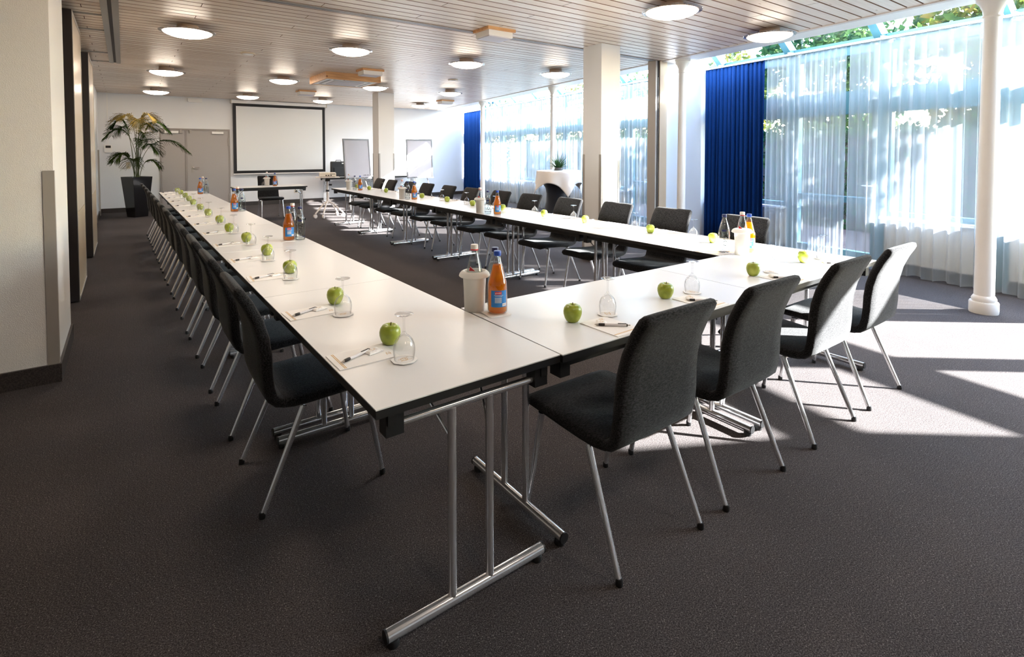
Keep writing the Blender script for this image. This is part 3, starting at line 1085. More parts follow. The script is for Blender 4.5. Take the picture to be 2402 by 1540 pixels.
def make_chair():
    c = thing('conference_chair', 'x', 'chair')
    # seat from front edge to the bend, then the back up to the curled top
    sp = [(0.288, 0.408), (0.285, 0.420), (0.268, 0.432), (0.235, 0.440), (0.15, 0.440), (0.05, 0.434), (-0.05, 0.428), (-0.12, 0.426), (-0.160, 0.431)]
    sw = [0.19, 0.212, 0.226, 0.232, 0.235, 0.235, 0.232, 0.228, 0.224]
    st = [0.006, 0.014, 0.019, 0.021, 0.022, 0.022, 0.022, 0.022, 0.022]
    shell(sp, sw, st, M['chair'], 'seat', c)
    bp = [(-0.150, 0.428), (-0.180, 0.437), (-0.201, 0.459), (-0.212, 0.50), (-0.218, 0.56), (-0.220, 0.63), (-0.228, 0.70), (-0.246, 0.77), (-0.277, 0.84),
          (-0.308, 0.892), (-0.320, 0.907), (-0.327, 0.915)]
    bw = [0.222, 0.222, 0.221, 0.220, 0.218, 0.214, 0.211, 0.208, 0.206, 0.203, 0.198, 0.184]
    bt = [0.020, 0.022, 0.023, 0.023, 0.023, 0.024, 0.024, 0.023, 0.022, 0.021, 0.017, 0.007]
    shell(bp, bw, bt, M['chair'], 'backrest', c)
    fr = MB()
    for s in (-1, 1):
        fr.tube([(s * 0.12, 0.185, 0.405), (s * 0.12, -0.085, 0.398)], 0.0095, 10)
    fr.tube([(-0.206, 0.182, 0.404), (0.206, 0.182, 0.404)], 0.0095, 10)
    fr.tube([(-0.206, -0.082, 0.394), (0.206, -0.082, 0.394)], 0.0095, 10)
    fr.ob('seat_frame', M['chrome'], c)
    for s in (-1, 1):
        for top, foot in (((s * 0.210, 0.182, 0.412), (s * 0.228, 0.250, 0.012)), ((s * 0.210, -0.082, 0.402), (s * 0.228, -0.250, 0.012))):
            l = MB().tube([top, foot], [0.0132, 0.0108], 12).ob('leg', M['chrome'], c)
            MB().lathe([(0.0115, 0), (0.0128, 0.003), (0.0125, 0.018), (0.0108, 0.026)], 12, foot[0], foot[1]).ob('rubber_foot', M['black'], l)
    return c


CH = Proto(make_chair())


def clear_of(y, start, step, n):
    """nudge a chair sideways so that it stands clear of the table legs"""
    for k in range(n + 1):
        for s in (-1, 1):
            l = start + step * k + s * 0.05
            if abs(y - l) < 0.268:
                y = l + (0.268 if y > l else -0.268)
    return y


LCY = [2.474, 3.184, 3.835, 4.46, 5.14, 5.90, 6.60, 7.30, 8.01, 8.74, 9.50, 10.22, 10.92]
for i, y in enumerate(LCY):
    y = clear_of(y, 1.379, 1.408, 7)
    CH.place((0.663 - 0.0135 * (y - 2.47), y, 0), -pi / 2 + 0.012 * sin(i * 2.3), '%s charcoal chair along the left table row, counted from the near end' % ORD[i], 'chair', 'chairs along the left row')
for i, x in enumerate([1.537, 2.166, 2.925, 3.58]):
    CH.place((x, 1.43, 0), 0.0, ['large charcoal chair in the foreground, nearest the front corner', 'charcoal chair at the near cross tables, second from the corner',
             'half sunlit charcoal chair, third at the near cross tables', 'chair with brightly sunlit back at the right end of the cross tables'][i], 'chair', 'chairs at the near cross tables')
RCY = [2.40, 3.13, 3.83, 4.56, 5.28, 5.95, 6.70, 7.40, 8.14, 8.93, 9.62, 10.25]
for i, y in enumerate(RCY):
    y = clear_of(y, 2.075, 1.41, 6)
    CH.place((3.865 + 0.006 * (i % 3), y, 0), pi / 2 + 0.012 * sin(i * 1.7), '%s charcoal chair along the right table row, counted from the near end' % ORD[i], 'chair', 'chairs along the right row')
CH.place((2.60, 12.62, 0), pi, 'presenter chair behind the table below the projection screen', 'chair', 'presenter chair')

# ================================================================== PLACE SETTINGS
ZT = 0.7402
# writing pad: origin at its centre, long side x, gold lines at the -x end
pad = thing('writing_pad', 'x', 'notepad')
MB().box(-0.104, 0.104, -0.074, 0.074, 0, 0.0025).ob('sheets', M['paper'], pad, False)
for dx in (-0.086, -0.081):
    MB().box(dx - 0.0012, dx + 0.0012, -0.072, 0.072, 0.0025, 0.0028).ob('gold_line', M['gold'], pad, False)


def monogram(mb, sc, z):
    def stroke(pts, w=0.0007):
        for (x0, y0), (x1, y1) in zip(pts[:-1], pts[1:]):
            d = hypot(x1 - x0, y1 - y0) or 1
            nx_, ny_ = -(y1 - y0) / d * w, (x1 - x0) / d * w
            b = len(mb.v)
            mb.v += [((x0 + nx_) * sc, (y0 + ny_) * sc, z), ((x1 + nx_) * sc, (y1 + ny_) * sc, z), ((x1 - nx_) * sc, (y1 - ny_) * sc, z), ((x0 - nx_) * sc, (y0 - ny_) * sc, z)]
            mb.f.append((b, b + 1, b + 2, b + 3))
    stroke([(0.008 * cos(a), 0.009 * sin(a)) for a in [2 * pi * k / 16 for k in range(17)]])
    stroke([(0.002 + 0.003 * cos(a), 0.003 + 0.006 * sin(a)) for a in [2 * pi * k / 12 for k in range(13)]])
    stroke([(-0.014, -0.006), (-0.010, -0.004), (-0.004, -0.008), (0.004, -0.006), (0.014, -0.012)])
    stroke([(-0.013, 0.006), (-0.009, 0.008), (-0.007, 0.003)])
    stroke([(0.010, 0.004), (0.013, 0.007), (0.015, 0.002)])
    return mb


monogram(MB(), 0.9, 0.0028).xf(Matrix.Translation((0.082, -0.03, 0)) @ Matrix.Rotation(-pi / 2, 4, 'Z')).ob('gold_emblem', M['gold'], pad, False)
PAD = Proto(pad)

pen = thing('ballpoint_pen', 'x', 'pen')
pv = [(-0.070, 0.0045), (-0.060, 0.005), (-0.058, 0.0055), (0.02, 0.0058), (0.056, 0.0050)]
def along_x(prof, n=12):
    return MB().rings([[(x, r * cos(2 * pi * k / n), 0.0058 + r * sin(2 * pi * k / n)) for k in range(n)] for x, r in prof], True)
along_x([(-0.036, 0.0052), (0.02, 0.0056), (0.052, 0.0050)]).ob('barrel', M['pen'], pen)
along_x([(-0.060, 0.0045), (-0.055, 0.0056), (-0.040, 0.0058), (-0.033, 0.0050)]).ob('grip', M['grip'], pen)
along_x([(-0.076, 0.0008), (-0.070, 0.0024), (-0.060, 0.0042)]).ob('tip', M['steel'], pen)
along_x([(0.052, 0.0052), (0.057, 0.0052)]).ob('ring', M['black'], pen)
along_x([(0.057, 0.0022), (0.068, 0.0022)]).ob('push_button', M['steel'], pen)
MB().box(0.018, 0.052, -0.0018, 0.0018, 0.0108, 0.0128).ob('clip', M['black'], pen, False)
PEN = Proto(pen)

sac = thing('sweet_sachet', 'x', 'sachet')
_g = grid_patch(0.058, 0.044, 8, 6)
_r = random.Random(3)
_top = [(x, y, 0.0035 + 0.005 * max(0, 1 - (2 * abs(x) / 0.058) ** 4) * max(0, 1 - (2 * abs(y) / 0.044) ** 4) + _r.uniform(0, 0.002)) for x, y, _ in _g.v]
_bot = [(x, y, 0.0012) for x, y, _ in _g.v]
_n = len(_top)
_ed = [i for i in range(8)] + [8 + 9 * j for j in range(6)] + [62 - i for i in range(8)] + [54 - 9 * j for j in range(6)]
MB().add(_top + _bot, _g.f + [tuple(reversed([i + _n for i in q])) for q in _g.f] + [(_ed[i], _ed[(i + 1) % 28], _ed[(i + 1) % 28] + _n, _ed[i] + _n) for i in range(28)]).ob('pouch', M['paper'], sac, False)
monogram(MB(), 0.8, 0.0100).ob('gold_emblem', M['gold'], sac, False)
SAC = Proto(sac)

coa = thing('paper_coaster', 'x', 'coaster')
MB().prism([((0.043 + 0.0015 * cos(8 * a)) * cos(a), (0.043 + 0.0015 * cos(8 * a)) * sin(a)) for a in [2 * pi * k / 40 for k in range(40)]], 0, 0.0016).ob('disc', M['paper'], coa, False)
monogram(MB(), 1.4, 0.0019).ob('gold_emblem', M['gold'], coa, False)
COA = Proto(coa)

# wine glass standing upside down
gl = thing('wine_glass', 'x', 'glass')
MB().lathe([(0.0335, 0.0), (0.0365, 0.020), (0.0375, 0.035), (0.0355, 0.052), (0.0290, 0.068), (0.0180, 0.080), (0.0085, 0.088), (0.0050, 0.096),
            (0.0001, 0.093), (0.0060, 0.083), (0.0165, 0.0765), (0.0272, 0.066), (0.0338, 0.0512), (0.0358, 0.035), (0.0348, 0.020), (0.0320, 0.0), (0.0335, 0.0)], 32, caps=False).ob('bowl', M['stem'], gl)
MB().lathe([(0.0050, 0.094), (0.0038, 0.110), (0.0038, 0.135), (0.0055, 0.148)], 16).ob('stem', M['stem'], gl)
MB().lathe([(0.0055, 0.147), (0.018, 0.1525), (0.0305, 0.1545), (0.0315, 0.1555), (0.0300, 0.1570), (0.001, 0.1585)], 32, caps=False).ob('foot', M['stem'], gl)
GL = Proto(gl)

ap = thing('apple', 'x', 'apple')
MB().lathe([(0.0005, 0.006), (0.010, 0.003), (0.018, 0.000), (0.025, 0.004), (0.0325, 0.016), (0.0380, 0.032), (0.0390, 0.044), (0.0365, 0.058), (0.0290, 0.069), (0.0190, 0.0735),
            (0.0110, 0.0715), (0.0055, 0.066), (0.0004, 0.060)], 32, caps=False).ob('flesh', M['apple'], ap, True, 3)
MB().tube([(0, 0, 0.060), (0.001, 0, 0.070), (0.003, 0.001, 0.080)], [0.0018, 0.0014, 0.0018], 8).ob('stalk', M['apple_stem'], ap)
AP = Proto(ap)

LG = [1.657, 2.285, 3.11, 3.726, 4.441, 5.162, 5.878, 6.66, 7.327, 8.097, 8.859, 9.553, 10.30, 10.94]
LGX = [.757, .758, .739, .748, .772, .763, .758, .74, .73, .73, .72, .715, .712, .712]
LA = [1.835, 2.476, 3.266, 3.931, 4.611, 5.298, 6.031, 6.80, 7.52, 8.31, 8.992, 9.702, 10.46, 11.10]
LAX = [.78, .784, .775, .784, .768, .746, .763, .747, .745, .740, .748, .763, .756, .75]
rr = random.Random(5)


def setting(px, py, rz, gx, gy, ax, ay, which, grp, pen_off=(-0.035, 0.012), pen_a=0.55, sac_off=(0.028, 0.010), sac_a=0.3):
    """pad at (px,py) with its gold end turned to the sitter"""
    R = Matrix.Rotation(rz, 3, 'Z')
    PAD.place((px, py, ZT), rz, 'white writing pad with gold lines, ' + which, 'notepad', 'writing pads ' + grp)
    q = R @ Vector((pen_off[0], pen_off[1], 0))
    PEN.place((px + q.x, py + q.y, ZT + 0.0026), rz + pen_a, 'white and black ballpoint pen on the pad, ' + which, 'pen', 'pens ' + grp)
    q = R @ Vector((sac_off[0], sac_off[1], 0))
    SAC.place((px + q.x, py + q.y, ZT + 0.0026), rz + sac_a, 'small white sweet sachet by the pen, ' + which, 'sachet', 'sachets ' + grp)
    COA.place((gx, gy, ZT + (0.0026 if (abs(gx - px) < 0.148 and abs(gy - py) < 0.148) else 0)), rz + rr.uniform(-0.6, 0.6), 'round paper coaster with gold emblem, ' + which, 'coaster', 'coasters ' + grp)
    GL.place((gx, gy, ZT + 0.0045), rr.uniform(0, 6), 'upturned stemmed glass on its coaster, ' + which, 'glass', 'glasses ' + grp)
    AP.place((ax, ay, ZT), rr.uniform(0, 6.28), 'green apple beside the glass, ' + which, 'apple', 'apples ' + grp, rot=(rr.uniform(-0.06, 0.06), rr.uniform(-0.06, 0.06), rr.uniform(0, 6.28)),
             scale=(1, 1, 1) if rr.random() < 0.5 else (0.97, 0.97, 1.02))


for i in range(14):
    xl = 0.545 - 0.0062 * (LG[i] - 1.38)
    setting(xl + 0.112, LG[i] + 0.118, 0.0 + rr.uniform(-0.04, 0.04), LGX[i], LG[i], LAX[i], LA[i], '%s place of the left row' % ORD[i], 'on the left row',
            pen_off=(-0.018, 0.002), pen_a=0.42, sac_off=(0.042, 0.012), sac_a=0.25)
NAX = [1.503, 2.112, 2.906, 3.518]
NGX = [1.693, 2.302, 3.075, 3.73]
for i in range(4):
    setting(NGX[i] - 0.105, 1.487, pi / 2 + rr.uniform(-0.03, 0.03), NGX[i], 1.605, NAX[i], 1.625, '%s place of the near cross tables' % ORD[i], 'on the near cross tables',
            pen_off=(-0.010, -0.004), pen_a=-2.30, sac_off=(0.040, 0.012), sac_a=-0.8)
RA = [2.405, 3.022, 3.836, 4.482, 5.275, 5.96, 6.65, 7.439, 8.13, 8.835, 9.631, 10.28]
for i in range(12):
    ya = RA[i]
    gy = min(ya + 0.20, 10.47)
    setting(3.868, ya + 0.085 if i < 11 else 10.36, pi + rr.uniform(-0.04, 0.04), 3.745, gy, 3.715, ya, '%s place of the right row' % ORD[i], 'on the right row',
            pen_off=(-0.018, 0.002), pen_a=0.35, sac_off=(0.042, 0.012), sac_a=0.25)

# presenter's glass
GL.place((2.33, 11.93, ZT + 0.002), 0, 'upturned stemmed glass on the presenter table', 'glass', 'glass on the presenter table')
COA.place((2.33, 11.93, ZT), 0, 'round paper coaster under the presenter glass', 'coaster', 'coaster on the presenter table')

# ================================================================== BOTTLES
def shell_prof(prof, t=0.0018):
    inner = [(max(r - t, 0.0004), z) for r, z in prof]
    inner[0] = (inner[0][0], prof[0][1] + 0.004)
    return prof + list(reversed(inner))


def make_juice():
    b = thing('juice_bottle', 'x', 'bottle')
    prof = [(0.030, 0.0), (0.040, 0.002), (0.0435, 0.010), (0.0435, 0.125), (0.0420, 0.138), (0.0375, 0.150), (0.0240, 0.205), (0.0165, 0.236), (0.0140, 0.246), (0.0140, 0.262)]
    MB().lathe([(0.0005, 0.001)] + shell_prof(prof), 32, caps=False).ob('glass_body', M['bottle'], b)
    MB().lathe([(0.0010, 0.006), (0.036, 0.006), (0.0412, 0.013), (0.0412, 0.124), (0.0398, 0.137), (0.0352, 0.149), (0.0240, 0.196), (0.0205, 0.212), (0.001, 0.212)], 32, caps=False).ob('juice', M['juice'], b, True, 0.5)
    MB().lathe([(0.0158, 0.252), (0.0165, 0.254), (0.0165, 0.270), (0.0150, 0.273), (0.0005, 0.2735)], 24).ob('cap', M['blue_cap'], b)
    lab = wrap(grid_patch(0.074, 0.072, 16, 1), 0.0435, 0.070, -pi / 2, 0.0005).ob('label', M['label_blue'], b)
    wrap(grid_patch(0.030, 0.013, 8, 1), 0.0435, 0.096, -pi / 2 - 0.1, 0.0009).ob('badge', M['red'], lab)
    tm = text_mb('granini', 0.0095)
    wrap(tm, 0.0435, 0.0965, -pi / 2 - 0.1, 0.0012).ob('brand_text', M['paper'], lab, False)
    st = MB()
    for k, z in enumerate([0.086, 0.0815]):
        q = wrap(grid_patch(0.040 - 0.008 * k, 0.0018, 8, 1), 0.0435, z, -pi / 2 - 0.05, 0.0009)
        st.add(q.v, q.f)
    for k in range(5):
        q = wrap(grid_patch(0.030, 0.0032, 8, 1), 0.0435, 0.074 - 0.0048 * k, -pi / 2 - 0.1, 0.0009)
        st.add(q.v, q.f)
    st.ob('print_lines', M['silver_ink'], lab, False)
    bc = wrap(grid_patch(0.020, 0.012, 6, 1), 0.0435, 0.044, -pi / 2 + 0.55, 0.0009).ob('price_field', M['paper'], lab, False)
    bars = MB()
    for k in range(6):
        q = wrap(MB().box(-0.0085 + 0.003 * k, -0.0075 + 0.003 * k, -0.004, 0.004, 0, 0.0001), 0.0435, 0.044, -pi / 2 + 0.55, 0.0012)
        bars.add(q.v, q.f)
    bars.ob('bars', M['ink'], lab, False)
    return b


def make_vio():
    b = thing('water_bottle', 'x', 'bottle')
    prof = [(0.028, 0.0), (0.036, 0.002), (0.0385, 0.010), (0.0385, 0.130), (0.0375, 0.150), (0.0330, 0.178), (0.0240, 0.208), (0.0165, 0.230), (0.0140, 0.244), (0.0140, 0.262)]
    MB().lathe([(0.0005, 0.001)] + shell_prof(prof), 32, caps=False).ob('glass_body', M['bottle'], b)
    MB().lathe([(0.001, 0.006), (0.032, 0.006), (0.0362, 0.013), (0.0362, 0.130), (0.0352, 0.150), (0.0308, 0.177), (0.0230, 0.203), (0.001, 0.203)], 32, caps=False).ob('water', M['water'], b, True, 0.5)
    MB().lathe([(0.0152, 0.250), (0.0160, 0.252), (0.0160, 0.267), (0.0146, 0.270), (0.0005, 0.2705)], 24).ob('cap', M['navy_cap'], b)
    rot = text_mb('ViO', 0.052)
    rot.v = [(y * 0.8, -x, 0) for x, y, _ in rot.v]
    wrap(rot, 0.0385, 0.092, -pi / 2 + 0.15, 0.0010).ob('brand_text', M['ink'], b, False)
    blob = MB()
    n = 20
    pts = [(0.015 * cos(2 * pi * k / n) * (1 + 0.25 * cos(2 * pi * k / n)), 0.0065 * sin(2 * pi * k / n) - (0.002 if k > 10 else 0), 0) for k in range(n)]
    blob.add([(0, 0, 0)] + pts, [(0, 1 + k, 1 + (k + 1) % n) for k in range(n)])
    wrap(blob, 0.0350, 0.160, -pi / 2 - 0.1, 0.0035).ob('leaf_mark', M['navy_cap'], b, False)
    wrap(grid_patch(0.2418, 0.0035, 48, 1), 0.0385, 0.026, 0, 0.0008).ob('blue_band', M['navy_cap'], b)
    sm = MB()
    for k in range(5):
        q = wrap(grid_patch(0.010, 0.0018, 3, 1), 0.0385, 0.050 + 0.004 * k, -pi / 2 - 0.45, 0.0008)
        sm.add(q.v, q.f)
    sm.ob('small_print', M['ink'], b, False)
    return b


def make_mineral():
    b = thing('mineral_bottle', 'x', 'bottle')
    prof = [(0.028, 0.0), (0.035, 0.002), (0.0370, 0.010), (0.0370, 0.150), (0.0350, 0.170), (0.0250, 0.220), (0.0165, 0.252), (0.0145, 0.262), (0.0145, 0.280)]
    MB().lathe([(0.0005, 0.001)] + shell_prof(prof), 32, caps=False).ob('glass_body', M['bottle'], b)
    MB().lathe([(0.001, 0.006), (0.031, 0.006), (0.0348, 0.013), (0.0348, 0.150), (0.0328, 0.169), (0.0235, 0.215), (0.001, 0.215)], 32, caps=False).ob('water', M['water'], b, True, 0.5)
    MB().lathe([(0.0160, 0.268), (0.0168, 0.270), (0.0168, 0.287), (0.0150, 0.290), (0.0005, 0.2905)], 24).ob('cap', M['white_cap'], b)
    MB().lathe([(0.0163, 0.264), (0.0172, 0.266), (0.0172, 0.2695), (0.0163, 0.271)], 24).ob('seal_ring', M['red'], b)
    tri = MB().add([(-0.017, -0.010, 0), (0.012, -0.010, 0), (-0.010, 0.012, 0), (-0.014, 0.002, 0)], [(0, 1, 2, 3)])
    wrap(tri, 0.0345, 0.186, -pi / 2 - 0.35, 0.0012).ob('red_label', M['red'], b, False)
    wrap(grid_patch(0.0016, 0.034, 1, 6).xf(Matrix.Rotation(0.85, 4, 'Z')), 0.0345, 0.186, -pi / 2 - 0.30, 0.0014).ob('white_stripe', M['paper'], b, False)
    return b


def make_cooler():
    c = thing('bottle_cooler', 'x', 'bottle cooler')
    MB().lathe([(0.0005, 0.0), (0.044, 0.0), (0.046, 0.004), (0.049, 0.10), (0.0515, 0.150), (0.0490, 0.150), (0.0465, 0.10), (0.0435, 0.006), (0.0005, 0.006)], 40, caps=False).ob('cup', M['cooler'], c)
    MB().lathe([(0.0495, 0.148), (0.0525, 0.150), (0.066, 0.153), (0.070, 0.157), (0.0665, 0.167), (0.058, 0.176), (0.050, 0.179), (0.0470, 0.176), (0.0490, 0.150)], 40, caps=False).ob('flared_rim', M['cooler'], c)
    return c


JU, VI, MI, CO = Proto(make_juice()), Proto(make_vio()), Proto(make_mineral()), Proto(make_cooler())
nap = thing('bottle_napkin', 'x', 'napkin')
MB().box(-0.05, 0.05, -0.05, 0.05, 0, 0.002).ob('sheet', M['paper'], nap, False)
MB().box(-0.05, 0.05, -0.05, 0.05, 0.0021, 0.0035).xf(Matrix.Rotation(0.08, 4, 'Z')).ob('sheet', M['paper'], nap, False)
NA = Proto(nap)


def cluster(where, j, v, m, cool, nk=None):
    """positions of juice, flat-water and mineral bottle; cool: the mineral bottle stands in a cooler"""
    def face(p):
        return atan2(p[0], -p[1]) * 0 + (-atan2(p[0], p[1]))
    if nk:
        NA.place((j[0] - 0.01, j[1] + 0.0, ZT), -0.15, 'white paper napkin under the juice bottle ' + where, 'napkin', 'napkins under bottles')
    zj = ZT + (0.0045 if nk else 0)
    JU.place((j[0], j[1], zj), face(j) + 0.18, 'amber juice bottle with blue label ' + where, 'bottle', 'juice bottles')
    VI.place((v[0], v[1], ZT), face(v), 'clear water bottle with tall black lettering ' + where, 'bottle', 'lettered water bottles')
    if cool:
        CO.place((m[0], m[1], ZT), 0, 'frosted white bottle cooler ' + where, 'bottle cooler', 'bottle coolers')
    MI.place((m[0], m[1], ZT + (0.0065 if cool else 0)), face(m) + 0.1, 'mineral water bottle with white cap ' + where, 'bottle', 'mineral water bottles')


cluster('on the near front corner', (1.315, 1.905), (1.378, 2.015), (1.262, 2.010), True, True)
cluster('third group from the back of the left row', (1.055, 4.475), (1.140, 4.470), (1.110, 4.575), False, True)
cluster('second group from the back of the left row', (1.052, 7.050), (1.135, 7.055), (1.105, 7.155), False)
cluster('at the far end of the left row', (1.030, 10.34), (1.122, 10.37), (1.080, 10.46), False)
cluster('at the sunlit right corner of the cross tables', (3.572, 2.030), (3.425, 2.130), (3.450, 2.010), True)
cluster('in the middle of the right row', (3.420, 4.955), (3.360, 5.060), (3.350, 5.210), True)
cluster('in the farther half of the right row', (3.495, 7.250), (3.420, 7.320), (3.400, 7.470), True)
cluster('at the far end of the right row', (3.530, 9.60), (3.480, 9.74), (3.430, 9.92), True)
JU.place((2.545, 11.90, ZT), -0.2, 'amber juice bottle with blue label on the presenter table', 'bottle', 'juice bottles')
CO.place((2.415, 12.03, ZT), 0, 'frosted white bottle cooler on the presenter table', 'bottle cooler', 'bottle coolers')
MI.place((2.415, 12.03, ZT + 0.0065), 0, 'mineral water bottle in the cooler on the presenter table', 'bottle', 'mineral water bottles')

# ================================================================== BACK OF THE ROOM
# palm in a tall planter
pot = thing('potted_palm', 'tall kentia palm in a glossy black tapered planter beside the grey door', 'plant', (0.22, 14.58, 0))


def sqring(h, z, rot=0.55):
    return [(h * sqrt(2) * cos(rot + pi / 4 + k * pi / 2), h * sqrt(2) * sin(rot + pi / 4 + k * pi / 2), z) for k in range(4)]


MB().rings([sqring(0.140, 0.0), sqring(0.212, 0.90), sqring(0.200, 0.90), sqring(0.192, 0.82)], True).ob('planter', M['pot'], pot, False)
MB().rings([sqring(0.188, 0.825), sqring(0.195, 0.862)], True).ob('soil', M['soil'], pot, False)


def frond(az, reach, top, lean, drop, dry, seed, base=(0, 0)):
    """stalk rising from the pot, arching blade of leaflets"""
    rnd = random.Random(seed)
    d = Vector((cos(az), sin(az), 0))
    side = Vector((-sin(az), cos(az), 0))
    P = []
    N = 22
    for i in range(N + 1):
        u = i / N
        h = reach * (0.35 * u + 0.65 * u ** 2.2)
        z = 0.84 + (top - 0.84) * (1 - (1 - min(u / 0.72, 1)) ** 2.0)
        if u > 0.72:
            z -= drop * ((u - 0.72) / 0.28) ** 1.8
        P.append(Vector((base[0], base[1], z)) + d * h + side * 0.02 * sin(3 * u + seed))
    st = MB().tube(P, [0.0075 * (1 - 0.75 * i / N) for i in range(N + 1)], 6)
    so = st.ob('stalk', M['stalk'], pot)
    mb = MB()
    n = 28
    for k in range(n):
        u = 0.44 + 0.56 * k / (n - 1)
        fi = u * N
        i = min(int(fi), N - 1)
        p = P[i].lerp(P[i + 1], fi - i)
        tg = (P[i + 1] - P[i]).normalized()
        ln = 0.34 * reach ** 0.25 * (sin(pi * (0.16 + 0.80 * k / (n - 1)))) + 0.06
        for s in (-1, 1):
            out = (side * s * 0.85 + tg * 0.75 + Vector((0, 0, 0.22))).normalized()
            w = 0.0062 + 0.003 * rnd.random()
            pts = []
            for q in range(5):
                v = q / 4
                pts.append(p + out * ln * v + Vector((0, 0, -1)) * ln * (0.35 + 0.35 * rnd.random()) * v * v)
            acr = out.cross(Vector((0, 0, 1))).normalized()
            ww = [0.35, 1.0, 0.9, 0.55, 0.04]
            vs = []
            for q in range(5):
                vs += [pts[q] - acr * w * ww[q] + Vector((0, 0, 0.002)), pts[q] + Vector((0, 0, -0.003)), pts[q] + acr * w * ww[q] + Vector((0, 0, 0.002))]
            fs = []
            for q in range(4):
                fs += [(3 * q, 3 * q + 1, 3 * q + 4, 3 * q + 3), (3 * q + 1, 3 * q + 2, 3 * q + 5, 3 * q + 4)]
            mb.add(vs, fs)
    mb.ob('leaflets', M['frond_dry'] if dry else M['frond'], so, True, 3)


FR = [(pi, 0.62, 1.95, 0, 0.20, False), (pi * 0.93, 0.42, 2.16, 0, 0.16, False), (0.05, 1.02, 1.72, 0, 0.28, False), (-0.25, 0.62, 2.12, 0, 0.20, False),
      (0.5, 0.55, 2.10, 0, 0.15, False), (-2.55, 0.46, 2.26, 0, 0.10, True), (-0.45, 0.44, 2.30, 0, 0.13, True), (-1.25, 0.40, 2.18, 0, 0.26, True), (1.6, 0.45, 2.18, 0, 0.15, False),
      (2.4, 0.50, 2.02, 0, 0.2, False), (-1.2, 0.40, 1.72, 0, 0.16, False), (-0.5, 0.45, 1.62, 0, 0.2, False), (-2.6, 0.40, 1.42, 0, 0.18, False), (-0.2, 0.38, 1.26, 0, 0.14, False),
      (3.0, 0.42, 1.40, 0, 0.13, False), (-1.8, 0.3, 1.3, 0, 0.14, False), (-1.0, 0.34, 1.88, 0, 0.16, False)]
for k, (az, rc, tp, ln, dp, dry) in enumerate(FR):
    frond(az, rc, tp, ln, dp, dry, k + 1, (0.05 * cos(k * 2.4), 0.05 * sin(k * 2.4)))

# black bag on the table at the back wall
bag = thing('laptop_bag', 'black laptop bag standing on the table at the back wall', 'bag', (5.02, 15.40, 0.7402), 0.05)
MB().rings([[(sx * 0.21 * k, sy * 0.085 * k2, z) for sx, sy in ((-1, -1), (1, -1), (1, 1), (-1, 1))] for k, k2, z in ((0.97, 0.9, 0), (1, 1, 0.02), (1, 1, 0.40), (0.96, 0.85, 0.44))], True).ob('body', M['black'], bag, False)
MB().rings([[(sx * 0.17 * k, -0.085 - dy, 0.04 + zz) for sx, zz in ((-1, 0.0), (1, 0.0), (1, 0.22), (-1, 0.22))] for k, dy in ((1, 0), (0.96, 0.028))], True).ob('front_pocket', M['black'], bag, False)
MB().tube([(-0.08, 0, 0.435), (-0.07, 0, 0.475), (0.07, 0, 0.475), (0.08, 0, 0.435)], 0.010, 8).ob('carry_handle', M['black'], bag)
MB().box(0.07, 0.12, -0.093, -0.0845, 0.37, 0.40).ob('badge', M['white'], bag, False)
MB().tube([(0.20, -0.06, 0.40), (0.24, -0.09, 0.22), (0.25, -0.12, 0.05), (0.20, -0.18, 0.016), (0.08, -0.20, 0.016)], 0.012, 8).ob('shoulder_strap', M['black'], bag)


def flipchart(x, y, rz, lb, lean):
    f = thing('flipchart', lb, 'flipchart', (x, y, 0), rz, 'flipcharts by the back wall')
    Rm = Matrix.Translation((0, 0, 0.80)) @ Matrix.Rotation(-lean, 4, 'X')
    MB().box(-0.35, 0.35, -0.012, 0.012, 0, 0.98).xf(Rm).ob('board', M['grey_board'], f, False)
    MB().box(-0.365, -0.342, -0.022, 0.016, -0.01, 0.99).box(0.342, 0.365, -0.022, 0.016, -0.01, 0.99).box(-0.342, 0.342, -0.022, 0.016, 0.955, 0.99).xf(Rm).ob('frame', M['grey_frame'], f, False)
    MB().box(-0.365, 0.365, -0.06, 0.016, -0.035, -0.012).xf(Rm).ob('pen_tray', M['grey_frame'], f, False)
    MB().box(-0.325, 0.325, -0.0165, -0.0125, 0.03, 0.94).xf(Rm).ob('paper_pad', M['paper'] if False else M['grey_board'], f, False)
    mk = MB()
    for k, (a, b) in enumerate([(0.14, 0.165), (0.172, 0.225), (0.235, 0.25), (0.26, 0.30)]):
        mk.box(a, b, -0.0175, -0.0166, 0.05, 0.060 + 0.004 * (k % 2))
    mk.xf(Rm).ob('maker_mark', M['ink'], f, False)
    for sx in (-0.28, 0.28):
        MB().tube([(sx * 0.55, 0.14, 1.55), (sx * 0.8, 0.06, 0.78), (sx * 1.15, -0.20, 0.01)], 0.011, 8).ob('leg', M['steel'], f)
    MB().tube([(0, 0.15, 1.60), (0, 0.46, 0.01)], 0.011, 8).ob('leg', M['steel'], f)


flipchart(4.80, 13.20, 0.18, 'leaning grey flipchart left of the square pillar', 0.10)
flipchart(6.30, 12.72, -0.05, 'grey flipchart standing right of the square pillar', 0.06)

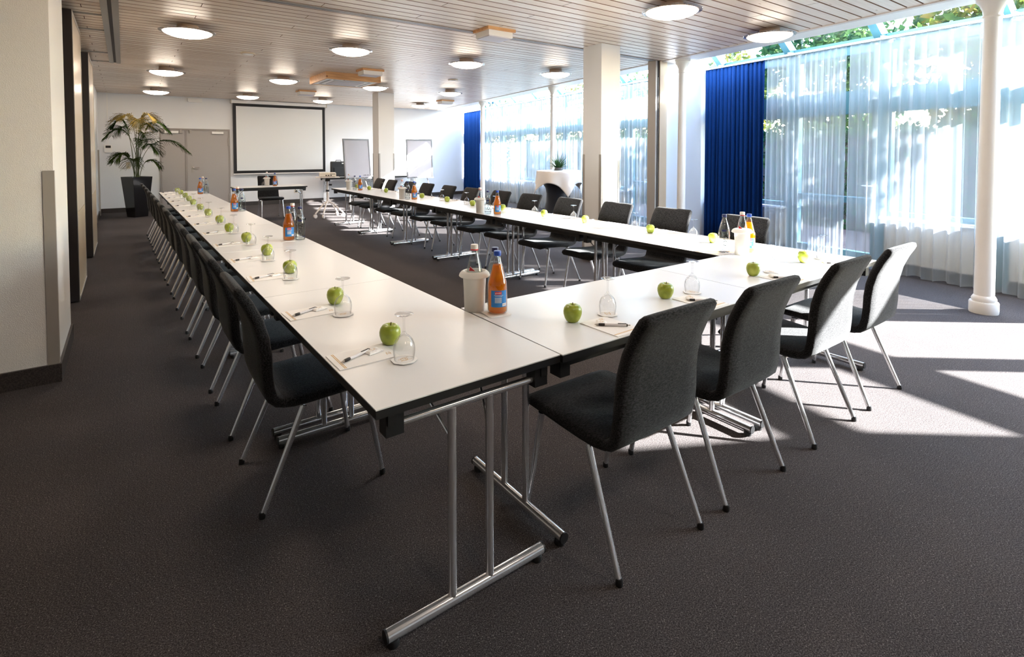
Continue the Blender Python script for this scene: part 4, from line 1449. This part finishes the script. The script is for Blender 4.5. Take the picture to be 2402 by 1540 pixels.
# projector trolley
ct = thing('projector_cart', 'white projector trolley on castors behind the right row', 'trolley', (3.66, 11.98, 0), -0.25)
MB().tube([(0, 0, 0.30), (0, 0, 0.62)], 0.030, 16).ob('post', M['cart'], ct)
MB().tube([(0, 0, 0.60), (0, 0, 0.86)], 0.022, 16).ob('inner_post', M['cart'], ct)
MB().tube([(0, 0, 0.57), (0, 0, 0.61)], 0.036, 16).ob('clamp', M['black'], ct)
MB().tube([(0.03, 0, 0.72), (0.09, -0.02, 0.72)], 0.018, 10).ob('knob', M['black'], ct)
MB().box(-0.05, 0.05, -0.05, 0.05, 0.80, 0.882).ob('tilt_head', M['black'], ct, False)
MB().box(-0.25, 0.25, -0.20, 0.20, 0.882, 0.898).ob('tray', M['cart'], ct, False)
for a in (-2.5, -1.9, -0.35, 0.9):
    fx, fy = 0.34 * cos(a), 0.34 * sin(a)
    MB().tube([(0, 0, 0.36), (fx * 0.35, fy * 0.35, 0.30), (fx, fy, 0.095)], 0.017, 10).ob('leg', M['cart'], ct)
    cw = MB().lathe([(0.012, -0.020), (0.042, -0.020), (0.046, -0.014), (0.046, 0.014), (0.042, 0.020), (0.012, 0.020)], 20).xf(Matrix.Translation((fx, fy, 0.046)) @ Matrix.Rotation(a, 4, 'Z') @ Matrix.Rotation(pi / 2, 4, 'X')).ob('castor', M['cart'], ct)
    MB().tube([(fx, fy, 0.085), (fx, fy, 0.105)], 0.013, 8).ob('swivel', M['black'], cw)
pj = thing('projector', 'cream projector lying on the trolley', 'projector', (3.66, 11.98, 0.898), -0.25)
MB().rings([[(sx * 0.175 * k, sy * 0.135 * k, z) for sx, sy in ((-1, -1), (1, -1), (1, 1), (-1, 1))] for k, z in ((0.97, 0.008), (1, 0.014), (1, 0.085), (0.95, 0.098))], True).ob('case', M['beige'], pj, False)
for k in range(3):
    MB().box(-0.05 + 0.05 * k, -0.015 + 0.05 * k, -0.137, -0.1345, 0.025, 0.048).ob('port', M['black'], pj, False)
for k in range(6):
    MB().box(0.05 + 0.018 * k, 0.060 + 0.018 * k, -0.1365, -0.1345, 0.056, 0.078).ob('vent_slot', M['grip'], pj, False)
MB().lathe([(0.03, 0), (0.032, 0.004), (0.032, 0.03), (0.024, 0.032), (0.02, 0.022)], 20).xf(Matrix.Translation((0.08, 0.13, 0.055)) @ Matrix.Rotation(-pi / 2, 4, 'X')).ob('lens', M['black'], pj)
for sx, sy in ((-1, -1), (1, -1), (-1, 1), (1, 1)):
    MB().tube([(sx * 0.14, sy * 0.10, 0), (sx * 0.14, sy * 0.10, 0.012)], 0.012, 8).ob('foot', M['black'], pj)

# bar table with stretch cover
bt = thing('bar_table', 'high bar table in a navy stretch cover', 'table', (7.02, 8.02, 0))
MB().lathe([(0.36, 0.0), (0.36, 0.02), (0.30, 0.22), (0.245, 0.45), (0.235, 0.62), (0.27, 0.80), (0.33, 0.95), (0.38, 1.045), (0.39, 1.06)], 40).ob('stretch_cover', M['navy'], bt)
MB().lathe([(0.39, 1.055), (0.40, 1.06), (0.40, 1.078), (0.0005, 1.079)], 40).ob('tabletop', M['white'], bt)
cl_v, cl_f = [], []
NG = 52
for j in range(NG + 1):
    for i in range(NG + 1):
        u, w = (i / NG - 0.5) * 1.32, (j / NG - 0.5) * 1.32
        r = hypot(u, w)
        a = atan2(w, u)
        if r <= 0.42:
            cl_v.append((u, w, 1.0835))
        else:
            o_ = r - 0.42
            fl = 0.012 + 0.10 * o_ + 0.035 * (o_ / 0.4) * sin(8 * a + 0.6)
            rad = 0.423 + fl
            cl_v.append((rad * cos(a), rad * sin(a), 1.0835 - o_ * 0.98))
cl_f = [(j * (NG + 1) + i, j * (NG + 1) + i + 1, (j + 1) * (NG + 1) + i + 1, (j + 1) * (NG + 1) + i) for j in range(NG) for i in range(NG)]
clo = MB().add(cl_v, cl_f).ob('tablecloth', M['cloth'], None, True, 1.0, loc=(7.02, 8.02, 0), rz=0.45)
tag(clo, 'square white cloth draped over the high bar table', 'tablecloth')
md = clo.modifiers.new('cloth', 'SOLIDIFY')
md.thickness = 0.002
md.offset = 1

gp = thing('potted_grass', 'small tufted grass plant in a shallow bowl on the bar table', 'plant', (7.02, 8.02, 1.0860))
MB().lathe([(0.075, 0), (0.085, 0.004), (0.10, 0.018), (0.075, 0.024), (0.085, 0.05), (0.08, 0.055), (0.001, 0.05)], 28).ob('bowl', M['grey_frame'], gp)
rg = random.Random(9)
for k in range(5):
    mb = MB()
    for _ in range(34):
        a = rg.uniform(0, 6.283)
        el = rg.uniform(0.15, 1.25)
        L = rg.uniform(0.20, 0.36)
        p0 = Vector((0.05 * cos(a) * rg.random(), 0.05 * sin(a) * rg.random(), 0.045))
        d = Vector((cos(a) * cos(el), sin(a) * cos(el), sin(el)))
        sd = d.cross(Vector((0, 0, 1))).normalized() * 0.0045
        p1 = p0 + d * L * 0.6
        p2 = p0 + d * L + Vector((0, 0, -0.05 * cos(el)))
        mb.add([p0 - sd, p0 + sd, p1 + sd, p1 - sd, p2], [(0, 1, 2, 3), (3, 2, 4)])
    mb.ob('leaf_tuft', M['grassleaf'], gp, True, 3)

# ================================================================== OUTDOORS
struct('garden_ground', MB().box(7.0, 60, -40, 60, -0.16, -0.13), M['lawn']).location = (0.45, 0, 0)
dk = wobj(link('terrace_deck', None))
tag(dk, 'reddish wooden terrace deck outside the windows', 'deck')
dme = MB().box(-0.065, 0.065, 0, 14.0, -0.128, -0.06).me('deck_board', M['deck'], False)
for k in range(22):
    link('deck_board', dme, dk, (0.24 + 0.142 * k, 0.5, 0))


hd = wobj(link('hedge', None))
tag(hd, 'clipped green hedge bordering the terrace outside the windows', 'hedge')
MB().box(3.75, 4.15, ly(-1.5), ly(19), -0.14, 1.78).ob('core', M['bark'], hd, False)
_rh = random.Random(31)
_hm = MB()
for _ in range(15000):
    q = _rh.random()
    yy = _rh.uniform(ly(-1.6), ly(19.1))
    if q < 0.72:
        c = Vector((3.72 - abs(_rh.gauss(0, 0.07)), yy, _rh.uniform(-0.1, 1.85)))
    else:
        c = Vector((_rh.uniform(3.6, 4.3), yy, 1.78 + abs(_rh.gauss(0, 0.09))))
    s_ = _rh.uniform(0.05, 0.09)
    a = Vector((_rh.uniform(-1, 1), _rh.uniform(-1, 1), _rh.uniform(-1, 1))).normalized()
    b = a.cross(Vector((_rh.uniform(-1, 1), _rh.uniform(-1, 1), _rh.uniform(-1, 1)))).normalized()
    _hm.add([c - a * s_, c - b * s_ * 0.55, c + a * s_, c + b * s_ * 0.55], [(0, 1, 2, 3)])
_hd = bpy.data.meshes.new('foliage')
_hd.from_pydata(_hm.v, [], _hm.f)
_hd.materials.append(M['leaf_b'])
link('foliage', _hd, hd, kind='stuff')


def tree(x, y, h, r, cz, nleaf, seed, mk, lb, rz=1.0):
    rnd = random.Random(seed)
    t = thing('tree', lb, 'tree', (x, y, -0.14), 0, 'garden trees beyond the terrace')
    mb = MB()
    for _ in range(nleaf):
        while True:
            p = Vector((rnd.uniform(-1, 1), rnd.uniform(-1, 1), rnd.uniform(-1, 1)))
            if 0.12 < p.length < 1.0 and sin(p.x * 5 + seed) + sin(p.y * 6 + 2 * seed) + sin(p.z * 7) > -0.9:
                break
        c = Vector((p.x * r, p.y * r, cz + p.z * r * rz))
        s = rnd.uniform(0.08, 0.15)
        a = Vector((rnd.uniform(-1, 1), rnd.uniform(-1, 1), rnd.uniform(-1, 1))).normalized()
        b = a.cross(Vector((rnd.uniform(-1, 1), rnd.uniform(-1, 1), rnd.uniform(-1, 1)))).normalized()
        mb.add([c - a * s, c - b * s * 0.5, c + a * s, c + b * s * 0.5], [(0, 1, 2, 3)])
    d = bpy.data.meshes.new('foliage')
    d.from_pydata(mb.v, [], mb.f)
    d.materials.append(M[mk])
    link('foliage', d, t, kind='stuff')
    tk = MB().tube([(0, 0, 0), (0.03, 0.02, cz * 0.5), (0, 0.05, cz)], [0.10, 0.08, 0.05], 10)
    for k in range(6):
        a = k * 1.05 + seed
        tk.tube([(0, 0.03, cz * (0.5 + 0.07 * k)), (r * 0.6 * cos(a), r * 0.6 * sin(a), cz + r * 0.25 * sin(k * 1.7))], [0.04, 0.012], 6)
    tk.ob('trunk', M['bark'], t)


TR = [(13.4, 2.3, 1.9, 3.5, 5200, 'leaf_a', 'autumn tree seen through the right end of the glass roof'),
      (14.6, 6.1, 1.9, 3.6, 5200, 'leaf_b', 'green tree seen through the glass roof beside the slim column'),
      (16.4, 10.4, 1.9, 3.2, 4600, 'leaf_a', 'yellowing tree seen above the blue drape'),
      (18.0, 15.2, 2.3, 2.8, 4600, 'leaf_b', 'green tree behind the pillar window'),
      (19.5, 20.6, 2.6, 2.6, 4200, 'leaf_a', 'yellow tree behind the far sheers'),
      (17.5, 26.0, 2.4, 2.4, 3600, 'leaf_b', 'green tree behind the farthest window')]
TR.append((13.25, -0.9, 1.7, 6.0, 2600, 'leaf_b', 'tall garden tree beyond the right edge of the photo'))
for k, (x, y, r, cz, nl, mk, lb) in enumerate(TR):
    tree(x, y, 0, r, cz, nl, k + 3, mk, lb)
